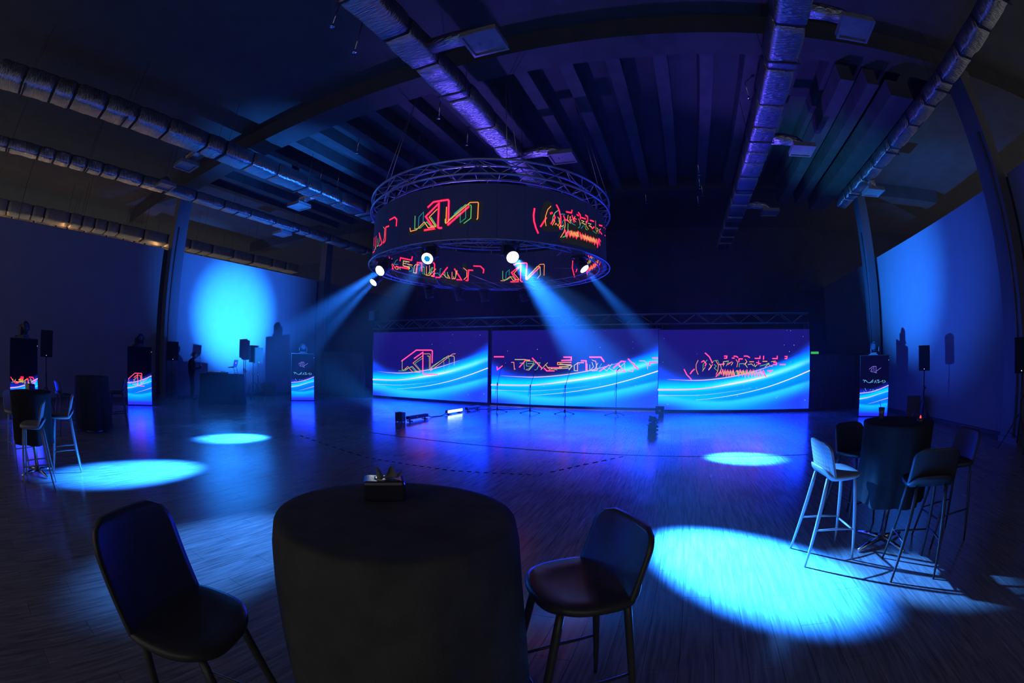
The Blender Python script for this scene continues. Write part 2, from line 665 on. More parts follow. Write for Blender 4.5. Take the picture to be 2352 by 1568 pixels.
def curve(pts, u):
    for (a, va), (b, vb) in zip(pts, pts[1:]):
        if u <= b:
            t = (u - a) / (b - a)
            t2 = t
            return va + (vb - va) * t2
    return pts[-1][1]


def spline(pts):
    # smooth interpolation through points, as a function
    xs = [p[0] for p in pts]
    ys = [p[1] for p in pts]
    n = len(xs)
    ms = []
    for i in range(n):
        if i == 0:
            ms.append((ys[1] - ys[0]) / (xs[1] - xs[0]))
        elif i == n - 1:
            ms.append((ys[-1] - ys[-2]) / (xs[-1] - xs[-2]))
        else:
            ms.append((ys[i + 1] - ys[i - 1]) / (xs[i + 1] - xs[i - 1]))

    def f(u):
        u = min(max(u, xs[0]), xs[-1])
        i = 0
        while i < n - 2 and u > xs[i + 1]:
            i += 1
        hh = xs[i + 1] - xs[i]
        t = (u - xs[i]) / hh
        return ((2 * t ** 3 - 3 * t ** 2 + 1) * ys[i] + (t ** 3 - 2 * t ** 2 + t) * hh * ms[i] + (-2 * t ** 3 + 3 * t ** 2) * ys[i + 1] + (t ** 3 - t ** 2) * hh * ms[i + 1])
    return f


C_MAIN = spline([(0, .250), (.26, .263), (.47, .325), (.68, .405), (.85, .50), (1, .60)])
C_UP = spline([(0, .385), (.06, .38), (.26, .37), (.42, .40), (.575, .457), (.71, .534), (.89, .655), (1, .74)])
C_LOW = spline([(0, .115), (.24, .125), (.47, .18), (.68, .267), (.85, .37), (1, .478)])
C_THIN = spline([(0, .177), (.26, .185), (.47, .23), (.6, .27), (1, .42)])
C_TOP = spline([(0, .56), (.1, .455), (.2, .40), (.35, .37), (.5, .42), (.7, .53), (.84, .63), (.97, .78), (1, .82)])
C_BOWL = spline([(0, .20), (.2, .13), (.44, .115), (.7, .20), (1, .353)])


def led_gain(c):
    # the blue diodes are driven far above what the picture can show
    return Vector((c.x, c.y, c.z * (1 + BLUE_DRIVE * sm(0.45, 1.0, c.z))))


BLUE_DRIVE = 11.0


def swirl(u, v):
    navy = Vector(lin(20, 16, 100))
    top = Vector(lin(24, 18, 108))
    c = navy.lerp(top, sm(0.6, 1.0, v))
    edge = C_TOP(u)
    k = sm(edge + 0.06, edge - 0.10, v)
    # blue veil towards the sides under the upper edge
    c = c.lerp(Vector(lin(24, 70, 225)), k)
    up, mn, lo, bw = C_UP(u), C_MAIN(u), C_LOW(u), C_BOWL(u)
    c = c.lerp(Vector(lin(0, 130, 255)), sm(up + 0.02, up - 0.05, v))
    d = v - mn
    c = c.lerp(Vector(lin(0, 222, 255)), math.exp(-((d - 0.015) / 0.055) ** 2))
    c = c.lerp(Vector(lin(140, 250, 255)), 0.85 * math.exp(-((d - 0.004) / 0.022) ** 2) * sm(0.25, 0.55, u) * (1 - 0.4 * sm(0.7, 1.0, u)))
    c = c.lerp(Vector(lin(0, 190, 255)), sm(mn - 0.03, mn - 0.09, v) * sm(lo - 0.1, lo + 0.02, v) * (1 - sm(0.1, 0.6, u) * 0.6))
    db = v - bw
    below = sm(bw + 0.015, bw - 0.02, v)
    c = c.lerp(Vector(lin(40, 205, 255)), below * math.exp(-(db / 0.10) ** 2))
    # bottom corners fall back to deep blue
    corner = sm(0.30, 0.0, u) * sm(0.16, 0.0, v) + sm(0.45, 1.0, u) * sm(bw - 0.03, bw - 0.20, v)
    c = c.lerp(Vector(lin(36, 56, 200)), min(1.0, corner))
    c = c.lerp(Vector(lin(30, 100, 250)), 0.35 * sm(0.9, 1.0, u) * sm(edge, edge - 0.2, v))
    return led_gain(c)


def picture_mesh(P, nu, nv, fn):
    """grid of points P(u, v) with the picture fn(u, v) as a colour attribute"""
    vs, cs, fs = [], [], []
    for j in range(nv + 1):
        for i in range(nu + 1):
            u, v = i / nu, j / nv
            vs.append(tuple(P(u, v)))
            c = fn(u, v)
            cs += [c[0], c[1], c[2], 1.0]
    for j in range(nv):
        for i in range(nu):
            a = j * (nu + 1) + i
            fs.append((a, a + 1, a + nu + 2, a + nu + 1))
    me = bpy.data.meshes.new('display')
    me.from_pydata(vs, [], fs)
    at = me.color_attributes.new('picture', 'FLOAT_COLOR', 'POINT')
    at.data.foreach_set('color', cs)
    me.update()
    return me


def ribbon2d(b, pts, w, place, taper=False, cap=True):
    cap = cap and w < 0.09
    """flat stroke of width w along 2D points; place(x, y) -> 3D"""
    pts = [Vector(p) for p in pts]
    n = len(pts)
    left, right = [], []
    for i, p in enumerate(pts):
        a = pts[max(i - 1, 0)]
        c = pts[min(i + 1, n - 1)]
        d1 = (p - a).normalized() if (p - a).length > 1e-9 else (c - p).normalized()
        d2 = (c - p).normalized() if (c - p).length > 1e-9 else d1
        t = d1 + d2
        t = t.normalized() if t.length > 0.2 else d1
        nn = Vector((-t.y, t.x))
        cs = max(0.55, abs(nn.dot(Vector((-d1.y, d1.x)))))
        ww = w / 2 / cs
        if taper:
            s = i / max(1, n - 1)
            ww *= min(1.0, 0.15 + 3 * s, 0.15 + 3 * (1 - s)) if taper is True else (taper[0] * (1 - s) + taper[1] * s)
        q = p
        if cap and i == 0:
            q = p - d2 * w * 0.35
        if cap and i == n - 1:
            q = p + d1 * w * 0.35
        left.append(q + nn * ww)
        right.append(q - nn * ww)
    vs = [place(q.x, q.y) for q in left] + [place(q.x, q.y) for q in right]
    fs = [(i, n + i, n + i + 1, i + 1) for i in range(n - 1)]
    b.add(vs, fs)
    if w > 0.09:
        for q, dr in ((pts[0], pts[0] - pts[1]), (pts[-1], pts[-1] - pts[-2])):
            a0 = math.atan2(dr.y, dr.x)
            b.add([place(q.x + w / 2 * math.cos(a0 + (k - 6) * PI / 12), q.y + w / 2 * math.sin(a0 + (k - 6) * PI / 12)) for k in range(13)], [tuple(range(13))])


NEON = {
    'r': [(1.0, glow('neon_red_edge', (3.2, 0.004, 0.06), 1.0), 0.0), (0.48, glow('neon_pink_core', (2.2, 0.075, 0.26), 1.0), 0.001)],
    'p': [(1.0, glow('neon_pink_edge', (3.0, 0.008, 0.26), 1.0), 0.0), (0.55, glow('neon_rose_core', (1.8, 0.20, 0.44), 1.0), 0.001)],
    'o': [(1.0, glow('neon_orange', lin(255, 110, 50), 1.0), 0.0015), (0.45, glow('neon_peach_core', lin(255, 190, 110), 1.0), 0.002)],
    'y': [(1.0, glow('neon_yellow', lin(235, 215, 110), 0.9), 0.0025)],
    'g': [(1.0, glow('neon_green', lin(110, 215, 120), 0.8), 0.003)],
    't': [(1.0, glow('neon_teal', lin(50, 170, 180), 0.7), 0.0035)],
    'v': [(1.0, glow('neon_violet', lin(150, 130, 255), 0.8), 0.0025)],
    'c': [(1.0, glow('neon_ice', lin(110, 200, 255), 0.9), 0.003)],
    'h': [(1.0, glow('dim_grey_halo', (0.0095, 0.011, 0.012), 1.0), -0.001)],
    'w': [(1.0, glow('light_trail_white', lin(255, 225, 240), 1.15), 0.0005)],
    'k': [(1.0, glow('light_trail_peach', lin(255, 190, 205), 1.0), 0.0004)],
}


def draw_strokes(strokes, to2d, place, name, parent, scale=1.0):
    """strokes: (colour key, width in metres, points, taper); to2d maps a point to surface metres, place(x, y, off) to 3D"""
    for s in strokes:
        key, w, pts = s[0], s[1], s[2]
        tp = s[3] if len(s) > 3 else False
        q = [to2d(p) for p in pts]
        b = MB()
        counts = []
        for wf, m, off in NEON[key]:
            n0 = len(b.f)
            ribbon2d(b, q, w * wf * scale, lambda x, y, off=off: place(x, y, 0.004 + off), tp)
            counts.append(len(b.f) - n0)
        o = b.build(name, NEON[key][0][1], parent)
        if len(counts) > 1:
            o.data.materials.append(NEON[key][1][1])
            o.data.polygons.foreach_set('material_index', [0] * counts[0] + [1] * counts[1])


def zigzag(p0, p1, n, amp, seed=1):
    r = random.Random(seed)
    out = []
    for i in range(n + 1):
        t = i / n
        s = amp * (1 if i % 2 else -1) * r.uniform(0.6, 1.0)
        out.append((p0[0] + (p1[0] - p0[0]) * t + r.uniform(-4, 4), p0[1] + (p1[1] - p0[1]) * t + s))
    return out


def led_screen(label, x0, x1, y, z0, z1, logo, crop, word):
    root = thing('led_screen', label, 'screen', ((x0 + x1) / 2, y, 0), 0, 'LED walls behind the stage')
    W, H = x1 - x0, z1 - z0
    b = MB()
    b.box((-W / 2 - 0.02, 0.012, 0.0), (W / 2 + 0.02, 0.10, z0 - 0.005))
    b.box((-W / 2 - 0.02, 0.012, z0 - 0.005), (W / 2 + 0.02, 0.12, z1 + 0.02))
    b.build('cabinet', M_BLACK, root)
    me = picture_mesh(lambda u, v: ((u - 0.5) * W, 0.0, z0 + v * H), 96, 54, swirl)
    me.materials.append(screen_mat('led_screen_picture', SCREEN_GAIN))
    o = bpy.data.objects.new('display', me)
    COL.objects.link(o)
    o.parent = root
    place = lambda X, Z, off: (X, -off, Z)
    uv = lambda p: Vector(((p[0] - 0.5) * W, z0 + p[1] * H))
    N = 40
    S = [('k', 0.030, [(u, C_UP(u)) for u in [0.06 + 0.72 * i / N for i in range(N + 1)]], True),
         ('k', 0.055, [(u, C_MAIN(u)) for u in [0.0 + 0.45 * i / N for i in range(N + 1)]], (1.0, 0.6)),
         ('w', 0.045, [(u, C_MAIN(u)) for u in [0.35 + 0.4 * i / N for i in range(N + 1)]], True),
         ('k', 0.012, [(u, C_THIN(u)) for u in [0.0 + 0.6 * i / N for i in range(N + 1)]], (1.0, 0.1)),
         ('w', 0.036, [(u, C_LOW(u)) for u in [0.24 + 0.76 * i / N for i in range(N + 1)]], (0.1, 1.0))]
    draw_strokes(S, uv, place, 'light_trail_line', o)
    rnd = random.Random(int(x0 * 7))
    dots = MB()
    for i in range(26):
        u, v = rnd.uniform(0.02, 0.98), rnd.choice([rnd.uniform(0.55, 0.99), rnd.uniform(0.05, 0.4)])
        s = rnd.choice([0.008, 0.010, 0.014])
        X, Z = (u - 0.5) * W, z0 + v * H
        dots.add([(X + s * math.cos(a * PI / 3), -0.005, Z + s * math.sin(a * PI / 3)) for a in range(6)], [tuple(range(6))])
    dots.build('star_dot', glow('star_white', lin(180, 200, 255), 1.0), o, 'stuff')
    ox, oy, s = crop

    def px2d(p):
        q = on_y(ox + p[0] / s, oy + p[1] / s, y)
        return Vector((q.x - (x0 + x1) / 2, q.z))
    pxm = 0.0146 * 1.0                 # metres per photo pixel on the screens
    draw_strokes([(c, w * pxm, pts) for c, w, pts in logo], px2d, place, word, o)
    return root


SCREEN_GAIN = 1.15
KN_SCREEN = [('p', 3.2, [(590, 632), (830, 455), (1075, 455), (1092, 470), (1088, 660)]),
             ('p', 3.2, [(795, 590), (938, 490), (935, 820), (945, 842), (1180, 855)]),
             ('o', 1.7, [(935, 545), (775, 665), (900, 800), (890, 820), (770, 815), (690, 722), (640, 765)]),
             ('g', 1.3, [(935, 585), (808, 672), (910, 795), (815, 800), (740, 725), (640, 795), (540, 795)]),
             ('y', 1.3, [(600, 630), (598, 775), (620, 782), (640, 775), (765, 722), (830, 795)]),
             ('o', 1.7, [(950, 515), (1050, 515), (1060, 530), (1062, 795), (1420, 520), (1470, 512)]),
             ('y', 1.4, [(1010, 550), (1040, 555), (1045, 780), (1090, 720), (1350, 550), (1440, 552), (1452, 570), (1450, 700)]),
             ('g', 1.2, [(1065, 760), (1290, 580), (1350, 580), (1370, 595), (1368, 740), (1285, 800), (1280, 640)])]
WORD_SCREEN = [('p', 3.0, [(90, 465), (218, 465)]), ('p', 2.6, [(128, 600), (132, 640), (200, 590)]),
               ('o', 1.8, [(320, 540), (355, 540), (362, 635), (375, 630)]), ('y', 1.8, [(370, 502), (500, 502), (565, 515)]),
               ('p', 2.8, [(430, 605), (515, 510), (570, 512)]), ('p', 3.0, [(605, 485), (730, 615)]),
               ('g', 1.3, [(435, 550), (490, 550), (497, 635)]), ('g', 1.3, [(530, 525), (625, 527), (620, 555), (540, 560)]),
               ('g', 1.3, [(525, 530), (525, 590), (600, 595), (520, 640), (560, 645), (640, 560)]), ('g', 1.4, [(635, 640), (660, 645), (710, 545), (640, 545)]),
               ('y', 1.3, [(720, 640), (810, 545)]), ('o', 1.8, [(520, 640), (555, 645), (620, 560)]), ('o', 1.8, [(780, 570), (840, 640)]),
               ('p', 3.0, [(765, 620), (800, 655), (900, 655)]), ('p', 2.4, [(810, 612), (1000, 612)]), ('y', 1.5, [(850, 630), (1100, 620)]), ('g', 1.2, [(800, 600), (940, 645)]),
               ('p', 3.2, [(1000, 515), (1130, 510), (1130, 470), (1030, 470)]), ('o', 2.2, [(1130, 540), (945, 542), (945, 570), (1130, 572)]),
               ('y', 2.0, [(975, 560), (1140, 590), (1100, 640)]), ('y', 2.2, [(970, 600), (1090, 600)]), ('y', 1.6, [(1215, 655), (1170, 650), (1170, 580), (1215, 550)]),
               ('o', 2.2, [(1215, 655), (1215, 545), (1300, 545)]), ('p', 3.0, [(1265, 520), (1330, 520), (1332, 655), (1350, 658)]),
               ('p', 3.2, [(1380, 470), (1530, 470), (1572, 530)]), ('o', 2.0, [(1415, 512), (1460, 525), (1480, 650), (1410, 655)]),
               ('y', 1.4, [(1410, 540), (1430, 600), (1380, 655)]), ('y', 1.2, [(1345, 655), (1345, 560)]), ('y', 1.2, [(1380, 650), (1380, 570)]),
               ('y', 1.3, [(1440, 650), (1490, 550)]), ('g', 1.2, [(1480, 650), (1540, 560)]), ('p', 2.4, [(1510, 660), (1640, 575)]),
               ('y', 1.3, [(1560, 620), (1610, 655), (1680, 560)]), ('y', 1.3, [(1640, 620), (1700, 655)]), ('p', 3.0, [(1700, 615), (1805, 525), (1858, 530)]),
               ('p', 2.6, [(1760, 570), (1860, 665), (1720, 655)]), ('y', 1.3, [(1720, 660), (1850, 550)]), ('y', 1.3, [(1780, 655), (1780, 570)]), ('y', 1.3, [(1850, 650), (1850, 560)]),
               ('p', 3.0, [(1900, 495), (2030, 630)]), ('o', 2.0, [(1895, 655), (1960, 665), (1985, 555), (1940, 540)]), ('o', 1.8, [(2050, 520), (2120, 520), (2160, 560), (2160, 630)]),
               ('p', 2.8, [(2230, 482), (2292, 482)]), ('p', 2.8, [(2190, 580), (2190, 540), (2290, 540)])]
SLOGAN_SCREEN = [('p', 2.2, [(443, 670), (480, 745), (543, 808)]), ('p', 2.6, [(530, 730), (550, 700), (585, 668)]),
                 ('o', 1.5, [(640, 540), (612, 600), (612, 670), (640, 740)]), ('p', 2.4, [(742, 437), (800, 490), (843, 575)]),
                 ('g', 1.2, [(770, 535), (710, 600), (710, 690)]), ('p', 2.2, [(690, 565), (720, 545), (755, 590), (740, 620)]), ('o', 1.4, [(740, 640), (700, 695)]),
                 ('g', 1.0, [(830, 580), (870, 545), (920, 540), (940, 600)]), ('y', 1.2, [(800, 590), (830, 630), (790, 680)]), ('p', 1.8, [(845, 600), (790, 670)]),
                 ('g', 1.1, [(870, 600), (900, 620), (870, 650), (915, 690)]), ('o', 1.5, [(890, 540), (930, 610), (920, 690), (895, 740)]), ('y', 1.2, [(960, 600), (970, 660), (940, 730)]),
                 ('p', 2.2, [(940, 600), (1015, 590)]), ('p', 2.4, [(1015, 480), (1050, 480), (1045, 510), (1015, 510)]), ('p', 2.4, [(1150, 482), (1180, 482), (1205, 497)]),
                 ('p', 2.2, [(1125, 508), (1155, 508)]), ('p', 2.4, [(1295, 480), (1340, 480), (1372, 500)]), ('p', 2.4, [(1450, 512), (1520, 512), (1520, 480)]),
                 ('p', 2.4, [(1572, 480), (1570, 525)]), ('p', 2.4, [(1700, 515), (1765, 515), (1765, 480)]), ('p', 2.4, [(1875, 485), (1905, 485), (1900, 515), (1875, 515)]),
                 ('p', 2.4, [(1805, 600), (1880, 600)]), ('p', 2.4, [(1710, 600), (1755, 600), (1752, 570), (1715, 570)]),
                 ('y', 1.4, [(1000, 620), (1000, 560), (1075, 550)]), ('g', 1.2, [(1040, 620), (1060, 575), (1100, 575)]), ('p', 1.8, [(1060, 600), (1120, 560)]), ('y', 1.3, [(1110, 610), (1135, 570)]),
                 ('o', 1.5, [(1180, 530), (1205, 570), (1190, 635)]), ('p', 2.4, [(1220, 560), (1220, 520), (1270, 520)]), ('g', 1.3, [(1225, 635), (1225, 590), (1290, 585)]),
                 ('o', 1.5, [(1310, 525), (1335, 560), (1290, 600)]), ('y', 1.3, [(1330, 560), (1310, 600), (1340, 640)]), ('o', 2.0, [(1370, 560), (1430, 560)]),
                 ('y', 1.3, [(1350, 600), (1400, 590), (1430, 620)]), ('y', 1.3, [(1440, 590), (1450, 630), (1480, 600)]), ('p', 2.0, [(1470, 570), (1530, 590)]), ('p', 1.8, [(1500, 545), (1500, 600)]),
                 ('o', 2.2, [(1560, 555), (1620, 555)]), ('g', 1.4, [(1520, 620), (1600, 600), (1640, 580)]), ('y', 1.3, [(1590, 635), (1650, 580)]), ('o', 1.4, [(1640, 590), (1665, 622), (1700, 622)]), ('y', 1.3, [(1680, 560), (1740, 550)]),
                 ('p', 3.6, zigzag((985, 720), (1155, 725), 9, 45, 2)), ('p', 3.6, zigzag((1195, 720), (1590, 725), 17, 45, 3)),
                 ('o', 1.8, zigzag((1000, 720), (1160, 720), 13, 38, 4)), ('y', 1.6, zigzag((1190, 715), (1560, 715), 29, 36, 5)), ('g', 1.2, zigzag((1010, 715), (1520, 720), 31, 30, 6)),
                 ('p', 2.6, [(895, 770), (960, 700), (975, 735)]), ('g', 1.2, [(930, 760), (985, 700)]), ('p', 2.8, [(1630, 690), (1700, 680), (1660, 705)]), ('p', 2.6, [(1590, 755), (1610, 775)])]

led_screen('wide LED wall showing one big angular neon logo over blue light trails', -12.03, -6.68, 15.12, 0.10, 2.75, KN_SCREEN, (840, 740, 7.127), 'logo')
led_screen('wide LED wall with a row of jumbled neon letters behind the microphone stands', -6.52, -0.45, 15.12, 0.10, 2.74, WORD_SCREEN, (1120, 740, 5.88), 'lettering')
led_screen('wide LED wall with bracketed two-line neon slogan nearest the exit sign', -0.50, 4.72, 14.60, 0.10, 2.66, SLOGAN_SCREEN, (1500, 740, 6.19), 'lettering')
# metal skid under the middle LED wall
one('trim_2', lambda b: b.box((-6.5, 14.99, 0.0), (-0.6, 15.03, 0.025)), M_CHROME, kind='structure')


# ------------------------------------------------------------------ LED totems
T_UP = spline([(0, .38), (.3, .395), (.6, .43), (1, .506)])
T_MAIN = spline([(0, .285), (.3, .31), (.6, .355), (1, .412)])
T_LOW = spline([(0, .17), (.28, .20), (.6, .24), (1, .297)])
T_TOP = spline([(0, .46), (.4, .46), (.7, .50), (1, .56)])
T_BOWL = spline([(0, .20), (.3, .185), (.6, .19), (1, .225)])


def totem_picture(dark):
    def f(u, v):
        c = Vector(lin(6, 7, 40)) * dark
        k = sm(T_TOP(u) + 0.02, T_TOP(u) - 0.07, v)
        c = c.lerp(Vector(lin(24, 40, 190)), k)
        c = c.lerp(Vector(lin(0, 120, 250)), sm(T_UP(u) + 0.01, T_UP(u) - 0.03, v))
        d = v - T_MAIN(u)
        c = c.lerp(Vector(lin(0, 215, 255)), math.exp(-((d - 0.02) / 0.035) ** 2))
        db = v - T_BOWL(u)
        c = c.lerp(Vector(lin(20, 190, 255)), sm(0.01, -0.02, db) * math.exp(-(db / 0.07) ** 2))
        c = c.lerp(Vector(lin(40, 50, 215)), sm(0.10, 0.03, v))
        return led_gain(c)
    return f


MINI_KN = [[(445, 510), (520, 455), (590, 455), (585, 580)], [(540, 455), (545, 570), (605, 588)], [(520, 490), (490, 520), (520, 575), (470, 545)], [(580, 560), (690, 485)]]
MINI_WORD = [[(320, 730), (365, 735), (345, 775)], [(375, 735), (420, 780)], [(435, 785), (480, 785)], [(485, 765), (530, 725), (520, 775), (480, 775)], [(560, 790), (580, 740), (600, 790)], [(610, 735), (660, 735), (635, 735), (635, 790), (680, 765)], [(700, 770), (735, 740), (740, 795)], [(765, 740), (790, 770), (765, 790)]]
MINI_SLOGAN = [[(365, 900), (395, 955)], [(345, 960), (365, 1000)], [(470, 940), (490, 920)], [(520, 935), (550, 925)], [(600, 930), (625, 925)], [(480, 970), (520, 990)], [(560, 960), (600, 975)], [(640, 955), (680, 985)]]


def led_totem(label, cx, cy, nx, ny, W, style):
    # front faces (nx, ny)
    rz = math.atan2(ny, nx) + PI / 2
    root = thing('led_totem', label, 'screen', (cx, cy, 0), rz, 'LED totems around the hall')
    H = 1.77
    b = MB()
    b.bevel_box((-W / 2, 0.01, 0.02), (W / 2, 0.09, H), 0.006)
    b.box((-W / 2 - 0.02, -0.02, 0), (W / 2 + 0.02, 0.30, 0.02))
    b.build('body', M_BLACK, root)
    me = picture_mesh(lambda u, v: ((u - 0.5) * (W - 0.02), 0.006, 0.03 + v * (H - 0.05)), 20, 60, totem_picture(1.0 if style == 'small' else 0.15))
    me.materials.append(screen_mat('led_screen_picture'))
    o = bpy.data.objects.new('display', me)
    COL.objects.link(o)
    o.parent = root
    place = lambda X, Z, off: (X, 0.006 - off, Z)
    uv = lambda p: Vector(((p[0] - 0.5) * (W - 0.02), 0.03 + p[1] * (H - 0.05)))
    N = 24
    S = [('k', 0.022, [(i / N, T_UP(i / N)) for i in range(N + 1)]), ('k', 0.028, [(i / N, T_MAIN(i / N)) for i in range(N + 1)], (1.0, 0.3)),
         ('k', 0.018, [(0.3 + 0.7 * i / N, T_LOW(0.3 + 0.7 * i / N)) for i in range(N + 1)], (0.1, 1.0))]
    draw_strokes(S, uv, place, 'light_trail_line', o)
    c2 = lambda p: Vector((((p[0] - 265) / 590 - 0.5) * (W - 0.02), 0.03 + (1470 - p[1]) / 1235 * (H - 0.05)))
    if style == 'small':
        draw_strokes([('v', 0.014, s) for s in MINI_KN], c2, place, 'logo', o)
        draw_strokes([('c', 0.014, s) for s in MINI_WORD], c2, place, 'lettering', o)
        draw_strokes([('c', 0.010, s) for s in MINI_SLOGAN], c2, place, 'lettering', o)
    elif style == 'logo':
        k2 = lambda p: Vector((((p[0] - 1000) / 940) * W * 1.02, 0.79 + (640 - p[1]) / 940 * W * 1.02))
        draw_strokes([(c, w * 0.0065, [q for q in pts if q[0] < 1450]) for c, w, pts in KN_SCREEN if len([q for q in pts if q[0] < 1450]) > 1], k2, place, 'logo', o)
    else:
        k2 = lambda p: Vector((((p[0] - 1150) / 1150) * W * 0.98, 0.86 + (560 - p[1]) / 1150 * W))
        draw_strokes([(c if c != 'p' else 'r', w * 0.0065, pts) for c, w, pts in WORD_SCREEN if all(600 < q[0] < 1700 for q in pts)], k2, place, 'lettering', o)
    one('status_light', lambda b: b.box((W / 2 - 0.022, 0.0, H - 0.16), (W / 2 - 0.010, 0.006, H - 0.148)), glow('status_white', (0.8, 0.85, 1), 1.5), root)
    return root


led_totem('upright LED totem standing beside the twin loudspeakers and the low black box', -12.72, 11.60, 0.85, -0.53, 0.92, 'small')
led_totem('upright LED totem with one big red angular logo in front of the partition', -13.78, 5.10, 0.93, -0.36, 0.88, 'logo')
led_totem('upright LED totem with cropped red neon letters behind the covered cocktail table', -11.55, 0.70, 1.0, -0.05, 0.86, 'word')
led_totem('upright LED totem beside the black masking flat with the exit sign', 6.30, 12.45, -0.39, -0.92, 0.98, 'small')

# ================================================================== HANGING RING OF SCREENS
RC = (-4.21, 9.51)
RR, RIN = 2.75, 2.67
ZB, ZT = 3.755, 4.82
ring = thing('ring_screen', 'big round hanging ring of dark LED panels with red neon logos', 'ring screen', (RC[0], RC[1], 0))
M_RINGPANEL = mat('dim_navy_led_face', (0.018, 0.019, 0.026), 0.55, noise=0.1)
_b = M_RINGPANEL.node_tree.nodes['Principled BSDF']
_b.inputs['Emission Color'].default_value = (0.10, 0.16, 1.0, 1)
_b.inputs['Emission Strength'].default_value = 0.022
NPAN = 34
for k in range(NPAN):
    a0, a1 = 2 * PI * k / NPAN + 0.0016, 2 * PI * (k + 1) / NPAN - 0.0016
    vs, fs = [], []
    n = 4
    for i in range(n + 1):
        a = a0 + (a1 - a0) * i / n
        for r, z in ((RIN, ZB), (RR, ZB), (RR, ZT), (RIN, ZT)):
            vs.append((r * math.cos(a), r * math.sin(a), z))
    for i in range(n):
        for j in range(4):
            j2 = (j + 1) % 4
            fs.append((i * 4 + j, i * 4 + j2, i * 4 + 4 + j2, i * 4 + 4 + j))
    fs += [(3, 2, 1, 0), (n * 4, n * 4 + 1, n * 4 + 2, n * 4 + 3)]
    b = MB()
    b.add(vs, fs)
    b.build('led_panel', M_RINGPANEL, ring)


def ring_chord(r, z, rad, n=96):
    b = MB()
    b.tube([(r * math.cos(2 * PI * k / n), r * math.sin(2 * PI * k / n), z) for k in range(n)], rad, 8, closed=True)
    return b.build('truss_chord', M_TRUSS, ring)


for r, z in ((2.86, 4.98), (2.56, 4.98), (2.86, 5.28), (2.56, 5.28)):
    ring_chord(r, z, 0.025)
for r, z in ((2.82, 3.73), (2.58, 3.73), (2.58, 3.90)):
    ring_chord(r, z, 0.014)
lat = MB()
NB = 40
for k in range(NB):
    a0, a1 = 2 * PI * k / NB, 2 * PI * (k + 1) / NB
    P = lambda r, a, z: (r * math.cos(a), r * math.sin(a), z)
    for r in (2.86, 2.56):
        lat.tube([P(r, a0, 4.98 if k % 2 else 5.28), P(r, a1, 5.28 if k % 2 else 4.98)], 0.011, 5)
    lat.tube([P(2.86, a0, 5.28), P(2.56, a1, 5.28)], 0.011, 5)
    lat.tube([P(2.86, a0, 4.98), P(2.56, a0, 4.98)], 0.011, 5)
    lat.tube([P(2.58, a0, 3.73), P(2.58, a1, 3.90)], 0.007, 5)
    lat.tube([P(2.82, a0, 3.73), P(2.58, a1, 3.73)], 0.007, 5)
lat.build('truss_lattice', M_TRUSS, ring, 'stuff')
hng = MB()
for k in range(16):
    a = 2 * PI * k / 16
    hng.tube([(2.71 * math.cos(a), 2.71 * math.sin(a), ZT - 0.02), (2.71 * math.cos(a), 2.71 * math.sin(a), 5.0)], 0.012, 6)
    hng.tube([(2.71 * math.cos(a), 2.71 * math.sin(a), ZB + 0.02), (2.71 * math.cos(a), 2.71 * math.sin(a), 3.72)], 0.010, 6)
hng.build('bracket_trim', M_TRUSS, ring, 'stuff')
for k in range(6):
    a = 2 * PI * k / 6
    b = MB()
    b.tube([(2.71 * math.cos(a), 2.71 * math.sin(a), 5.28), (2.2 * math.cos(a), 2.2 * math.sin(a), CEIL_Z)], 0.008, 6)
    b.tube([(2.86 * math.cos(a + 0.06), 2.86 * math.sin(a + 0.06), 5.28), (2.2 * math.cos(a), 2.2 * math.sin(a), CEIL_Z)], 0.006, 6)
    b.build('hanging_wire', M_TRUSS, ring)
# inner bracing wires seen through the ring
wr = MB()
for k in range(8):
    a = 2 * PI * k / 8 + 0.2
    wr.tube([(2.58 * math.cos(a), 2.58 * math.sin(a), 3.72), (1.7 * math.cos(a + 0.5), 1.7 * math.sin(a + 0.5), 3.95), (2.58 * math.cos(a + 0.75), 2.58 * math.sin(a + 0.75), 4.6)], 0.005, 5)
wr.build('brace_wire', M_TRUSS, ring)


def ring_strokes(strokes, crop, near, word):
    ox, oy, s = crop
    R = RR if near else RIN

    def to2d(p):
        q = on_ring(ox + p[0] / s, oy + p[1] / s, RC, R, near)
        a = math.atan2(q.y - RC[1], q.x - RC[0])
        if near and a > 0:
            a -= 2 * PI
        return Vector((a * R, q.z))

    def place(X, Z, off):
        r = R + off if near else R - off
        a = X / R
        return (r * math.cos(a), r * math.sin(a), Z)

    def dense(pts):
        out = [pts[0]]
        for a, c in zip(pts, pts[1:]):
            L = math.hypot(c[0] - a[0], c[1] - a[1]) / s
            n = max(1, int(L / 6))
            for i in range(1, n + 1):
                out.append((a[0] + (c[0] - a[0]) * i / n, a[1] + (c[1] - a[1]) * i / n))
        return out
    pxm = 0.0086 if near else 0.0135
    draw_strokes([(c, w * pxm, dense(pts)) for c, w, pts in strokes], to2d, place, word, ring)


